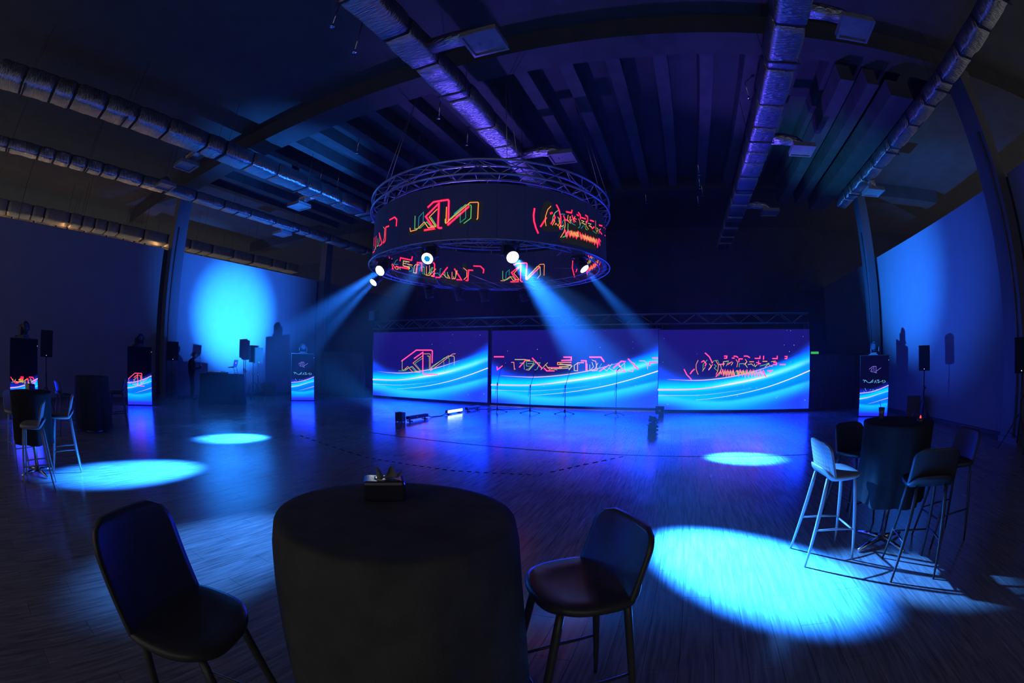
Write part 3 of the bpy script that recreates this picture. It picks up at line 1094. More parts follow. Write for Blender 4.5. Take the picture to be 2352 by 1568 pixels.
RING_KN = [('h', 26, [(2110, 320), (2080, 560)]), ('h', 24, [(1980, 300), (1760, 660)]), ('h', 18, [(640, 900), (900, 830), (1150, 830)]), ('h', 14, [(1400, 480), (1410, 720)]),
           ('r', 4.6, [(1015, 350), (1135, 235), (1310, 205), (1460, 185), (1480, 210), (1465, 745)]), ('r', 4.6, [(1465, 745), (1925, 340)]),
           ('r', 4.6, [(1258, 262), (962, 560), (1105, 775), (1150, 835), (935, 868)]), ('r', 4.6, [(1258, 262), (1235, 800), (1260, 820), (1315, 818)]),
           ('o', 2.4, [(1220, 395), (1040, 575), (1190, 790), (1020, 815), (930, 685), (755, 860), (620, 895), (608, 820)]),
           ('o', 2.4, [(1430, 350), (1415, 715), (1960, 245), (2130, 240), (2145, 260), (2130, 600), (2110, 625)]),
           ('g', 1.8, [(1080, 575), (1200, 760), (1075, 785), (988, 680), (840, 820), (715, 840), (725, 550)]),
           ('g', 1.8, [(1480, 640), (1850, 300), (1975, 305), (1985, 330), (1975, 600), (1820, 715)]), ('y', 1.4, [(1398, 620), (1400, 705)]),
           ('t', 1.5, [(798, 790), (812, 570), (915, 460), (905, 700)]), ('t', 1.6, [(1600, 500), (1770, 350)]), ('t', 1.5, [(1860, 350), (1860, 600), (1735, 700), (1738, 480), (1640, 560)]),
           ('r', 3.6, [(150, 635), (265, 575), (310, 630), (298, 770)]), ('r', 3.6, [(130, 775), (65, 800), (50, 1100), (15, 1150)])]
RING_EDGE = [('o', 1.6, [(540, 540), (575, 590), (560, 880), (515, 1010)]), ('r', 3.0, [(410, 720), (490, 1040), (420, 1100)]), ('r', 2.2, [(320, 810), (285, 1170)]),
             ('r', 2.0, [(260, 850), (245, 1110)]), ('y', 1.3, [(360, 890), (345, 1120), (390, 1090), (430, 780)]), ('r', 2.6, [(222, 1310), (268, 1260)]), ('y', 1.2, [(265, 1230), (300, 1190), (320, 1130)])]
RING_SLOGAN = [('h', 26, [(700, 170), (620, 420), (640, 640)]), ('h', 24, [(640, 700), (900, 700)]), ('h', 22, [(1080, 1000), (1500, 1100)]), ('h', 22, [(1500, 700), (2000, 880)]), ('h', 18, [(1250, 700), (1900, 960)]), ('h', 18, [(1600, 1150), (1950, 1240)]),
               ('r', 3.8, [(325, 225), (300, 400), (310, 560), (360, 740), (420, 880)]), ('r', 3.6, [(490, 705), (560, 600), (640, 470)]), ('o', 2.0, [(765, 160), (680, 250), (620, 430), (615, 560), (632, 690)]),
               ('r', 3.8, [(920, 130), (985, 260), (1030, 450), (1030, 650), (1010, 770)]), ('g', 1.7, [(955, 275), (870, 340), (820, 450), (805, 560)]), ('r', 3.4, [(855, 400), (880, 470), (770, 630)]),
               ('r', 3.0, [(755, 340), (760, 370)]), ('r', 3.0, [(795, 325), (800, 355)]), ('o', 1.8, [(860, 530), (870, 560), (805, 670)]), ('o', 1.8, [(950, 450), (990, 520), (1000, 600), (960, 690), (900, 620), (875, 665)]),
               ('g', 1.5, [(1000, 480), (975, 560), (1000, 620)]), ('t', 1.6, [(1035, 380), (1080, 370), (1140, 385)]), ('t', 1.4, [(1120, 520), (1075, 580), (1090, 640)]), ('t', 1.8, [(1050, 800), (1110, 710), (1130, 720)]),
               ('y', 1.8, [(985, 730), (1020, 680), (1060, 710), (1105, 670)]), ('o', 2.0, [(1140, 530), (1150, 680), (1120, 850), (1030, 1000)]), ('g', 1.6, [(1225, 630), (1220, 820), (1140, 970), (1080, 1000)]), ('t', 1.4, [(1220, 950), (1100, 1000)]),
               ('r', 3.6, [(1185, 310), (1320, 340), (1335, 270)]), ('r', 3.2, [(1110, 420), (1150, 520), (1240, 555)]), ('o', 1.8, [(1230, 400), (1210, 520), (1270, 610)]), ('o', 1.8, [(1265, 460), (1300, 440), (1280, 560), (1330, 520)]),
               ('y', 1.5, [(1270, 500), (1300, 620)]), ('t', 1.6, [(1310, 540), (1340, 630), (1420, 670)]), ('r', 2.8, [(1340, 410), (1390, 590)]), ('r', 2.8, [(1390, 480), (1450, 510)]), ('o', 1.7, [(1415, 430), (1380, 520), (1440, 580)]),
               ('r', 3.4, [(1510, 330), (1560, 400), (1560, 500)]), ('r', 3.4, [(1470, 390), (1510, 410)]), ('r', 3.4, [(1590, 465), (1700, 500)]), ('r', 3.4, [(1700, 400), (1755, 440), (1760, 540), (1720, 610)]),
               ('o', 1.7, [(1510, 500), (1540, 560), (1550, 680)]), ('y', 2.2, [(1590, 545), (1660, 570), (1600, 610), (1690, 650)]), ('t', 1.8, [(1570, 600), (1540, 720), (1500, 745)]), ('t', 1.6, [(1640, 680), (1580, 760)]),
               ('g', 1.6, [(1680, 680), (1700, 770), (1745, 800)]), ('o', 1.8, [(1710, 560), (1720, 700), (1780, 780)]), ('r', 3.6, [(1830, 540), (1920, 565)]), ('y', 2.0, [(1770, 620), (1850, 640), (1790, 690), (1860, 720)]),
               ('r', 3.4, [(1840, 700), (1880, 760), (1930, 720)]), ('o', 1.7, [(1970, 550), (1970, 750), (2010, 880)]), ('t', 1.5, [(1890, 820), (1990, 900)]), ('r', 3.6, [(2070, 670), (2150, 690)]),
               ('r', 3.4, [(2080, 830), (2130, 900), (2235, 955)]), ('r', 3.2, [(2195, 730), (2250, 770), (2250, 700)]), ('o', 1.6, [(2110, 770), (2070, 800), (2060, 900)]), ('y', 1.8, [(2000, 740), (2040, 790), (2000, 850)]),
               ('r', 4.2, zigzag((1150, 890), (1500, 940), 8, 95, 11)), ('r', 4.2, zigzag((1550, 950), (2090, 1150), 15, 90, 12)), ('o', 2.2, zigzag((1260, 900), (1520, 930), 13, 80, 13)),
               ('o', 2.2, zigzag((1550, 960), (2030, 1120), 25, 75, 14)), ('y', 1.8, zigzag((1290, 880), (1500, 930), 11, 60, 15)), ('y', 1.8, zigzag((1640, 980), (1960, 1080), 17, 60, 16)), ('r', 3.0, [(2020, 1270), (2070, 1040), (2110, 1110)])]
RING_WORD = [('h', 12, [(430, 440), (560, 500)]), ('h', 13, [(1060, 560), (1250, 620)]), ('h', 13, [(1420, 620), (1660, 680)]), ('h', 11, [(1820, 340), (1830, 420)]),
             ('r', 2.8, [(370, 200), (445, 400), (380, 375)]), ('r', 2.4, [(365, 165), (370, 180)]), ('y', 1.2, [(420, 200), (365, 290)]), ('y', 1.2, [(360, 355), (385, 330)]),
             ('o', 1.5, [(430, 300), (490, 400), (540, 405), (510, 340)]), ('t', 1.2, [(535, 225), (505, 225), (455, 310), (540, 310)]), ('g', 1.2, [(540, 380), (585, 410), (570, 370)]),
             ('r', 2.8, [(575, 240), (585, 185), (800, 230), (812, 165)]), ('r', 3.0, [(490, 350), (740, 395)]), ('r', 2.4, [(500, 345), (480, 380)]),
             ('y', 1.8, [(755, 265), (640, 245), (632, 330), (740, 370), (760, 385), (745, 405)]), ('o', 2.0, [(650, 290), (810, 325)]), ('o', 2.0, [(640, 345), (760, 360)]),
             ('t', 1.3, [(700, 270), (670, 290), (790, 350), (818, 380), (800, 440), (745, 440)]), ('y', 1.4, [(885, 480), (835, 470), (850, 340), (885, 310)]), ('o', 1.6, [(885, 480), (905, 320), (945, 320)]),
             ('r', 3.0, [(890, 470), (910, 275), (995, 285), (995, 440)]), ('t', 1.2, [(950, 440), (960, 375), (1005, 375), (1010, 490), (1025, 495)]), ('g', 1.2, [(1010, 360), (1040, 360), (1045, 500), (1075, 510)]),
             ('o', 1.7, [(1085, 350), (1085, 520), (1140, 525), (1265, 400)]), ('o', 1.4, [(1145, 330), (1150, 510)]), ('g', 1.3, [(1110, 510), (1190, 370), (1210, 375), (1150, 500)]),
             ('r', 2.8, [(1215, 270), (1245, 310), (1235, 540), (1180, 530)]), ('o', 1.6, [(1260, 480), (1180, 540), (1225, 550)]), ('t', 1.2, [(1190, 450), (1175, 460), (1195, 475)]), ('t', 1.2, [(1250, 490), (1310, 480), (1340, 530)]),
             ('r', 2.8, [(1270, 560), (1340, 565), (1490, 370)]), ('t', 1.2, [(1375, 395), (1350, 395), (1345, 550), (1405, 555)]), ('o', 1.6, [(1400, 490), (1480, 570), (1540, 580), (1500, 510)]),
             ('g', 1.2, [(1440, 460), (1450, 560)]), ('g', 1.2, [(1490, 460), (1500, 560)]), ('o', 1.6, [(1580, 460), (1580, 590), (1640, 590), (1680, 430)]), ('y', 1.2, [(1610, 550), (1620, 590)]), ('y', 1.2, [(1655, 440), (1650, 560)]),
             ('r', 2.8, [(1630, 400), (1765, 610), (1675, 605)]), ('o', 1.6, [(1800, 380), (1865, 430), (1865, 550), (1810, 605)]), ('r', 2.8, [(1980, 425), (1900, 420), (1885, 620), (1850, 620)]), ('r', 2.6, [(2000, 342), (2130, 348), (2195, 410), (2185, 475)])]
RING_KN_IN = [('p', 2.6, [(290, 740), (340, 705), (555, 695), (570, 715), (545, 1040), (570, 1050), (835, 795)]), ('r', 2.8, [(435, 740), (235, 905), (335, 1050), (385, 1060), (375, 1100), (220, 1102)]),
              ('p', 2.4, [(435, 740), (430, 1080), (470, 1100)]), ('o', 1.5, [(400, 800), (285, 920), (400, 1050), (270, 1075), (210, 985), (80, 1080), (0, 1078)]),
              ('o', 1.6, [(560, 1020), (850, 725), (935, 720), (945, 740), (938, 960)]), ('g', 1.2, [(45, 870), (45, 1050), (130, 1060), (250, 985), (320, 1060)]),
              ('y', 1.2, [(570, 1000), (790, 770), (855, 775), (860, 950), (790, 1030)]), ('t', 1.1, [(110, 1040), (120, 900), (190, 840), (185, 960)]), ('t', 1.1, [(795, 810), (790, 940)])]
RING_SLOGAN_IN = [('h', 12, [(1900, 560), (2120, 620)]), ('r', 2.4, [(1560, 650), (1550, 800), (1600, 995)]), ('r', 2.4, [(1650, 830), (1630, 885)]), ('r', 2.6, zigzag((1845, 570), (2000, 570), 6, 45, 21)), ('t', 1.4, zigzag((1900, 590), (2060, 600), 6, 40, 22)),
                  ('r', 3.0, zigzag((1850, 880), (2165, 650), 12, 70, 23)), ('o', 1.8, zigzag((1900, 850), (2150, 650), 15, 60, 24)), ('y', 1.5, zigzag((1880, 720), (1950, 640), 5, 50, 25))]
ring_strokes(RING_KN, (880, 440, 9.8), True, 'logo')
ring_strokes(RING_EDGE, (840, 480, 13.07), True, 'lettering')
ring_strokes(RING_SLOGAN, (1200, 460, 11.76), True, 'lettering')
ring_strokes(RING_WORD, (850, 570, 8.4), False, 'lettering')
ring_strokes(RING_KN_IN, (1150, 530, 9.408), False, 'logo')
ring_strokes(RING_SLOGAN_IN, (1150, 530, 9.408), False, 'lettering')


# ================================================================== MOVING HEAD LIGHTS
M_LENS_ON = glow('lit_lens_white', (0.85, 0.97, 1.0), 9.0)
M_LENS_OFF = mat('dark_glass_lens', (0.05, 0.06, 0.08), 0.08, coat=0.5)
M_CELL = glow('lens_cell_blue', lin(0, 95, 205), 1.0)
M_CORE = glow('lens_core_cyan', lin(30, 200, 255), 1.0)
M_LENS_DIM = glow('half_lit_lens_white', (0.85, 0.97, 1.0), 2.2)


def moving_head(label, lens, target, hang=True, lit=True, cells=False, scale=1.0, group=None):
    lens, target = Vector(lens), Vector(target)
    aim = (target - lens).normalized()
    s = scale
    c = lens - aim * 0.17 * s                       # pivot
    up = 1 if hang else -1
    root = thing('moving_head', label, 'stage light', c, 0, group)
    yaw = math.atan2(aim.y, aim.x)
    Rz = Matrix.Rotation(yaw, 4, 'Z')
    # base, yoke
    b = MB()
    b.bevel_box((-0.16 * s, -0.13 * s, up * 0.165 * s - 0.03 * s), (0.16 * s, 0.13 * s, up * 0.165 * s + 0.03 * s), 0.015 * s, Rz)
    base = b.build('base', M_BLACK, root)
    if hang:
        one('clamp', lambda q: (q.tube([(0, 0, 0.190 * s), (0, 0, 3.719 - c.z)], 0.03 * s, 10), q.box((-0.12 * s, -0.02 * s, 3.705 - c.z), (0.12 * s, 0.02 * s, 3.717 - c.z), Rz)), M_BLACKMET, root)
    b = MB()
    for sy in (-1, 1):
        b.bevel_box((-0.045 * s, sy * 0.155 * s - 0.02 * s, min(up * 0.15 * s, -up * 0.04 * s)), (0.045 * s, sy * 0.155 * s + 0.02 * s, max(up * 0.15 * s, -up * 0.04 * s)), 0.008 * s, Rz)
    b.bevel_box((-0.05 * s, -0.175 * s, up * 0.14 * s - 0.015 * s), (0.05 * s, 0.175 * s, up * 0.14 * s + 0.015 * s), 0.008 * s, Rz)
    b.build('yoke', M_BLACK, root)
    q = aim.to_track_quat('Z', 'Y').to_matrix().to_4x4()
    b = MB()
    b.lathe([(0.0, -0.15 * s), (0.09 * s, -0.15 * s), (0.125 * s, -0.12 * s), (0.128 * s, -0.02 * s), (0.115 * s, 0.0), (0.115 * s, 0.05 * s), (0.13 * s, 0.07 * s), (0.132 * s, 0.16 * s), (0.12 * s, 0.172 * s), (0.115 * s, 0.160 * s), (0.0, 0.160 * s)], 24, q)
    hd = b.build('head', M_BLACK, root)
    b = MB()
    b.lathe([(0.0, 0.172 * s), (0.06 * s, 0.170 * s), (0.113 * s, 0.162 * s)], 24, q)
    b.build('lens', (M_LENS_DIM if cells else M_LENS_ON) if lit else M_LENS_OFF, hd)
    if cells:
        cb = MB()
        cb.lathe([(0.0, 0.174 * s), (0.058 * s, 0.1725 * s)], 24, q)
        cb.build('lens_core', M_CORE, hd)
        for k in range(7):
            r = 0 if k == 0 else 0.037 * s
            a = k * PI / 3
            m = q @ Matrix.Translation((r * math.cos(a), r * math.sin(a), 0.1745 * s))
            cb = MB()
            cb.lathe([(0.0, 0.0015), (0.0165 * s, 0.001)], 6, m, False)
            cb.build('lens_cell', M_CELL, hd)
    return root, lens + aim * 0.04, aim


HEADS = [((1178, 591), (1700, 1296), 230000, 13.4, 'moving head throwing the brightest beam towards the lit pale bar stool'),
         ((1343, 618), (1705, 1052), 105000, 15, 'moving head at the ring rim whose beam passes the middle and slogan screens'),
         ((872, 622), (318, 1083), 125000, 15, 'moving head at the ring rim beaming towards the cocktail table stools'),
         ((857, 649), (541, 1006), 100000, 15, 'moving head seen edge-on just below the brighter head with the slanting beam'),
         ((981, 594), (505, 1262), 8500, 16, 'moving head facing out with blue honeycomb cells in its lens')]
for (lp, tp, watts, size, label) in HEADS:
    L = on_z(*lp, 3.42)
    T = on_z(*tp, 0.0)
    head, p, aim = moving_head(label, L, T, True, True, lp == (981, 594), 0.86 if lp in ((1343, 618), (857, 649)) else 0.97)
    spot_light('beam_of_moving_head', p, T, watts, size, 0.8 if watts > 200000 else 0.85, BEAM_BLUE if lp != (981, 594) else (0.05, 0.26, 1.0), 0.06)
MAIN = on_z(1178, 591, 3.42)
spot_light('added_spill_on_pale_stool', MAIN + Vector((0.03, -0.03, -0.03)), (1.30, 3.52, 0.55), 22000, 8.2, 0.8, (0.05, 0.27, 1.0), 0.06)  # second spot added at this head to brighten the pale stool
for k, lp in enumerate([(990, 683), (1115, 690), (1205, 690), (1082, 676)]):
    L = on_z(*lp, 3.38)
    ang = math.atan2(L.y - RC[1], L.x - RC[0])
    L = Vector((RC[0] + 2.70 * math.cos(ang), RC[1] + 2.70 * math.sin(ang), 3.375))
    moving_head('unlit moving head hanging under the far rim of the ring', L, L + Vector((0.1, 0.3, -1)), True, False, False, 0.9, 'unlit heads under the ring')


# ================================================================== STAGE TRUSS
tr = thing('stage_truss', 'long aluminium box truss spanning above the three LED walls', 'truss', (-3.7, 15.45, 0))
for dy, z in ((-0.14, 2.92), (0.14, 2.92), (-0.14, 3.26), (0.14, 3.26)):
    tubepart('truss_chord', [(-8.55, dy, z), (8.65, dy, z)], 0.024, M_TRUSS, tr, 8)
b = MB()
k = 0
xx = -8.5
while xx < 8.5:
    for dy in (-0.14, 0.14):
        b.tube([(xx, dy, 2.92 if k % 2 else 3.26), (xx + 0.5, dy, 3.26 if k % 2 else 2.92)], 0.011, 5)
    for z in (2.92, 3.26):
        b.tube([(xx, -0.14, z), (xx, 0.14, z)], 0.011, 5)
    xx += 0.5
    k += 1
b.build('truss_lattice', M_TRUSS, tr, 'stuff')
for x in (-8.5, -2.9, 3.2, 8.6):
    one('leg', lambda q: (q.tube([(x - 0.1, 0, 0.02), (x - 0.1, 0, 2.92)], 0.024, 8), q.tube([(x + 0.1, 0.1, 0.02), (x + 0.1, 0.1, 2.92)], 0.024, 8), q.box((x - 0.3, -0.2, 0), (x + 0.3, 0.3, 0.02))), M_TRUSS, tr)
for i in range(26):
    x = -8.3 + i * 0.655
    one('truss_bolt', lambda q: q.lathe([(0.0, -0.02), (0.018, -0.015), (0.02, 0.0), (0.018, 0.02), (0.0, 0.025)], 8, Matrix.Translation((x, -0.155, 2.90))), M_CHROME, tr)
# loudspeaker clusters on the truss end and small lamps
t = thing('speaker_cluster', 'dark loudspeaker hung at the truss end over the logo wall', 'speaker', (-12.2, 15.3, 3.40))
boxpart('cabinet', (-0.16, -0.16, 0.0), (0.16, 0.16, 0.30), M_BLACK, t, 0.01)
boxpart('grille', (-0.14, -0.175, 0.02), (0.14, -0.162, 0.28), M_BLACKMET, t)
boxpart('foot', (-0.16, -0.16, -0.115), (0.16, 0.30, 0.0), M_BLACKMET, t)


# ================================================================== MASKING FLATS
def stage_flat(label, x0, x1, y, h, name='masking_flat'):
    root = thing(name, label, 'stage flat', ((x0 + x1) / 2, y, 0))
    W = x1 - x0
    b = MB()
    n = 40
    vs, fs = [], []
    for i in range(n + 1):
        xx = -W / 2 + W * i / n
        d = 0.035 * math.sin(i * 1.9) + 0.015 * math.sin(i * 0.7)
        vs += [(xx, d, 0.02), (xx, d * 0.5, h)]
    for i in range(n):
        fs.append((2 * i, 2 * i + 2, 2 * i + 3, 2 * i + 1))
    b.add(vs, fs, True)
    b.build('drape', M_DRAPE, root)
    tubepart('top_rail', [(-W / 2, 0, h), (W / 2, 0, h)], 0.02, M_BLACKMET, root, 8)
    for s in (-1, 1):
        one('upright', lambda q: (q.tube([(s * W / 2, 0.06, 0.015), (s * W / 2, 0.06, h)], 0.02, 8), q.box((s * W / 2 - 0.2, -0.1, 0), (s * W / 2 + 0.2, 0.25, 0.015))), M_BLACKMET, root)
    return root


stage_flat('black masking drape on a frame between the small-logo totem and the logo wall', -14.6, -12.15, 14.6, 1.88)
stage_flat('black masking drape beside the slogan wall under the exit sign', 4.80, 7.1, 14.92, 1.84)
ex = thing('exit_sign', 'small green lit exit sign above the black masking drape', 'sign', (5.32, 15.8, 1.86))
boxpart('housing', (-0.17, 0.0, -0.0), (0.17, 0.05, 0.12), M_BLACK, ex)
boxpart('lit_face', (-0.16, -0.004, 0.02), (0.16, 0.0, 0.10), glow('exit_green', lin(60, 190, 90), 0.9), ex)
tubepart('post', [(0, 0.025, 0), (0, 0.025, -1.86)], 0.015, M_BLACKMET, ex, 8)

# ================================================================== STAGE FLOOR ITEMS
def mic_stand(label, x, y, h, lean, turn):
    root = thing('microphone_stand', label, 'mic stand', (x, y, 0), turn, 'microphone stands before the LED walls')
    for k in range(3):
        a = k * 2 * PI / 3 + 0.5
        one('leg', lambda b: (b.tube([(0, 0, 0.10), (0.14 * math.cos(a), 0.14 * math.sin(a), 0.07), (0.34 * math.cos(a), 0.34 * math.sin(a), 0.012)], [0.011, 0.010, 0.009], 8),
                              b.tube([(0.31 * math.cos(a), 0.31 * math.sin(a), 0.012), (0.36 * math.cos(a), 0.36 * math.sin(a), 0.011)], 0.012, 8)), M_BLACKMET, root)
    one('hub', lambda b: b.lathe([(0.018, 0.05), (0.03, 0.07), (0.032, 0.13), (0.016, 0.16)], 14), M_BLACK, root)
    zc = h * 0.62
    tubepart('pole', [(0, 0, 0.06), (0, 0, zc)], 0.010, M_BLACKMET, root, 8)
    one('clutch', lambda b: b.lathe([(0.012, zc - 0.05), (0.02, zc - 0.04), (0.02, zc + 0.03), (0.012, zc + 0.05)], 12), M_BLACK, root)
    top = (lean, 0, h - 0.08)
    tubepart('upper_tube', [(0, 0, zc), top], 0.007, M_BLACKMET, root, 8)
    one('clip', lambda b: b.tube([top, (lean + 0.05, 0, h - 0.03), (lean + 0.10, 0, h)], [0.014, 0.018, 0.016], 10), M_BLACK, root)
    one('cable', lambda b: b.tube([(lean * 0.3, 0.02, zc + 0.1), (-0.04, 0.03, zc - 0.1), (-0.06, 0.03, zc - 0.32), (-0.03, 0.02, zc - 0.2), (0.0, 0.012, zc - 0.04)], 0.004, 6), M_BLACK, root)
    return root


for (label, x, y, h, lean, turn) in [('leaning microphone stand nearest the gap between two LED walls', -5.43, 13.07, 1.47, 0.10, 0.35),
                                     ('leaning microphone stand, second from the gap between two LED walls', -4.38, 13.19, 1.38, 0.13, 0.35),
                                     ('leaning microphone stand between the second one and the upright one', -3.31, 13.36, 1.40, 0.13, 0.35),
                                     ('straight upright microphone stand nearest the slogan wall', -1.74, 13.46, 1.46, 0.01, 0.35)]:
    mic_stand(label, x, y, h, lean, turn)


def batten(label, x, y, L, rz, lit, face):
    root = thing('led_batten', label, 'stage light', (x, y, 0), rz, 'LED battens on the stage boards')
    one('housing', lambda b: b.bevel_box((-L / 2, -0.05, 0.045), (L / 2, 0.05, 0.135), 0.01), M_BLACK, root)
    for s in (-1, 1):
        one('foot', lambda b: (b.box((s * L * 0.38 - 0.02, -0.09, 0.0), (s * L * 0.38 + 0.02, 0.09, 0.015)), b.box((s * L * 0.38 - 0.02, -0.012, 0.015), (s * L * 0.38 + 0.02, 0.012, 0.06))), M_BLACKMET, root)
    n = 12
    for i in range(n):
        xx = -L / 2 + L * (i + 0.5) / n
        one('led_lens', lambda b: b.lathe([(0.0, 0.006), (0.03, 0.004), (0.042, 0.0)], 12, Matrix.Translation((xx, face * 0.0505, 0.095)) @ Matrix.Rotation(-face * PI / 2, 4, 'X')),
            glow('batten_led_lit', (0.55, 0.85, 1.0), 7.0) if lit else M_LENS_OFF, root)
    return root


batten('dark LED batten with a red standby dot lying on the stage boards', -6.58, 10.22, 0.92, PI / 2 - 0.05, False, 1)
one('standby_light', lambda b: b.lathe([(0, 0.004), (0.008, 0.0)], 8, Matrix.Translation((-6.50, 10.10, 0.095)) @ Matrix.Rotation(PI / 2, 4, 'Y')), glow('standby_red', (1, 0.02, 0.01), 2.5), bpy.data.objects['led_batten'])
bpy.data.objects['standby_light'].matrix_parent_inverse = (Matrix.Translation((-6.58, 10.22, 0)) @ Matrix.Rotation(PI / 2 - 0.05, 4, 'Z')).inverted()
batten('glowing white LED batten lying on the stage boards', -6.45, 12.08, 0.80, PI / 2 - 0.10, True, -1)
batten('dark LED batten behind the glowing one on the stage boards', -6.36, 13.22, 0.80, PI / 2 - 0.10, False, -1)
t = thing('wash_light', 'small square black floor light at the batten end, aimed at the DJ partition', 'stage light', (-6.72, 9.60, 0))
boxpart('case', (-0.11, -0.09, 0.012), (0.11, 0.09, 0.25), M_BLACK, t, 0.008)
for sx in (-1, 1):
    for sy in (-1, 1):
        boxpart('rubber_foot', (sx * 0.09 - 0.012, sy * 0.07 - 0.012, 0), (sx * 0.09 + 0.012, sy * 0.07 + 0.012, 0.012), M_BLACKMET, t)
boxpart('handle', (-0.05, -0.01, 0.25), (0.05, 0.01, 0.262), M_BLACKMET, t)
one('lens', lambda b: b.lathe([(0.0, 0.006), (0.05, 0.004), (0.065, 0.0)], 20, Matrix.Translation((-0.11, 0, 0.17)) @ Matrix.Rotation(-PI / 2, 4, 'Y')), glow('wash_lens_blue', (0.05, 0.4, 1.0), 4.0), t)
tag(tubepart('power_cable', [(-6.54, 10.72, 0.07), (-6.53, 10.84, 0.02), (-6.55, 11.05, 0.008), (-6.46, 11.3, 0.008), (-6.50, 11.55, 0.02), (-6.49, 11.66, 0.07)], 0.012, M_BLACK, None, 8), 'short black cable joining the dark batten to the glowing one', 'cable')
tag(tubepart('signal_cable', [(-6.32, 13.65, 0.008), (-6.0, 13.85, 0.008), (-5.6, 13.95, 0.008), (-5.2, 14.3, 0.008), (-4.9, 14.9, 0.008)], 0.009, M_BLACK, None, 8), 'thin black cable snaking from the last batten behind the microphone stand', 'cable')

# second row of fixtures, seen end-on in front of the join between two LED walls
ff, fp, fa = moving_head('small moving head standing on the stage boards before the slogan wall join', (-0.56, 10.42, 0.318), (-15.5, 10.2, 3.0), False, False, False, 0.55)
t = thing('floor_fixture', 'squat black floor light with side knobs, aimed away from the DJ partition', 'stage light', (-0.47, 10.42, 0))
boxpart('case', (-0.10, -0.10, 0.01), (0.10, 0.10, 0.17), M_BLACK, t, 0.008)
boxpart('lid', (-0.125, -0.115, 0.17), (0.125, 0.115, 0.19), M_BLACKMET, t)
for z in (0.13, 0.05):
    one('side_knob', lambda b: b.lathe([(0.0, 0.05), (0.02, 0.045), (0.03, 0.0)], 12, Matrix.Translation((0.10, 0, z)) @ Matrix.Rotation(PI / 2, 4, 'Y')), M_BLACKMET, t)
one('lens', lambda b: b.lathe([(0.0, 0.005), (0.03, 0.004), (0.04, 0.0)], 20, Matrix.Translation((0.10, 0.045, 0.10)) @ Matrix.Rotation(PI / 2, 4, 'Y')), glow('wash_lens_dim', (0.05, 0.3, 1.0), 1.2), t)
batten('dark LED batten lying end-on behind the squat floor fixture', -0.46, 12.5, 1.0, PI / 2, False, 1)
t = thing('cable_case', 'small black flight case before the slogan wall corner', 'box', (-0.40, 13.55, 0))
boxpart('case', (-0.13, -0.11, 0.01), (0.13, 0.11, 0.30), M_BLACK, t, 0.01)
boxpart('latch', (-0.03, -0.118, 0.16), (0.03, -0.11, 0.20), M_CHROME, t)
boxpart('lid', (-0.135, -0.115, 0.30), (0.135, 0.115, 0.32), M_BLACKMET, t)

# floor markings: dashed black tape across the dance floor
tp = thing('dashed_floor_tape', 'dashed black tape line across the dance floor boards', 'floor tape', (0, 0, 0))
for (a, c, n) in (((690, 1000), (840, 1050), 9), ((840, 1050), (1035, 1080), 12), ((1035, 1080), (1230, 1090), 10), ((1265, 1084), (1340, 1067), 4), ((1340, 1067), (1440, 1046), 5)):
    A, B_ = on_z(*a, 0.0), on_z(*c, 0.0)
    for i in range(n):
        p = A.lerp(B_, i / n)
        q = A.lerp(B_, (i + 0.5) / n)
        d = (q - p).normalized()
        nn = Vector((-d.y, d.x, 0)) * 0.016
        b = MB()
        b.prism([((p + nn).x, (p + nn).y), ((p - nn).x, (p - nn).y), ((q - nn).x, (q - nn).y), ((q + nn).x, (q + nn).y)], 0.0005, 0.002)
        b.build('dash', M_DASH, tp)


# ================================================================== LOUDSPEAKERS
def speaker_stand(label, x, y, h, turn=0.0):
    root = thing('speaker_stand', label, 'stand', (x, y, 0), turn, 'speaker stands')
    tubepart('pole', [(0, 0, 0.25), (0, 0, h)], 0.018, M_BLACKMET, root)
    tubepart('lower_tube', [(0, 0, 0.12), (0, 0, 0.95)], 0.024, M_BLACKMET, root)
    one('collar', lambda b: b.lathe([(0.026, 0.86), (0.038, 0.88), (0.038, 0.96), (0.02, 0.99)], 14), M_BLACK, root)
    one('knob', lambda b: b.tube([(0.03, 0, 0.92), (0.08, 0, 0.92)], 0.015, 8), M_BLACK, root)
    for k in range(3):
        a = k * 2 * PI / 3 + 0.3
        one('leg', lambda b: (b.tube([(0.03 * math.cos(a), 0.03 * math.sin(a), 0.62), (0.46 * math.cos(a), 0.46 * math.sin(a), 0.02)], 0.013, 8)), M_BLACKMET, root)
        one('brace', lambda b: b.tube([(0.02 * math.cos(a), 0.02 * math.sin(a), 0.22), (0.26 * math.cos(a), 0.26 * math.sin(a), 0.31)], 0.008, 6), M_BLACKMET, root)
        one('rubber_foot', lambda b: b.tube([(0.45 * math.cos(a), 0.45 * math.sin(a), 0.035), (0.47 * math.cos(a), 0.47 * math.sin(a), 0.008)], 0.017, 8), M_BLACK, root)
    return root


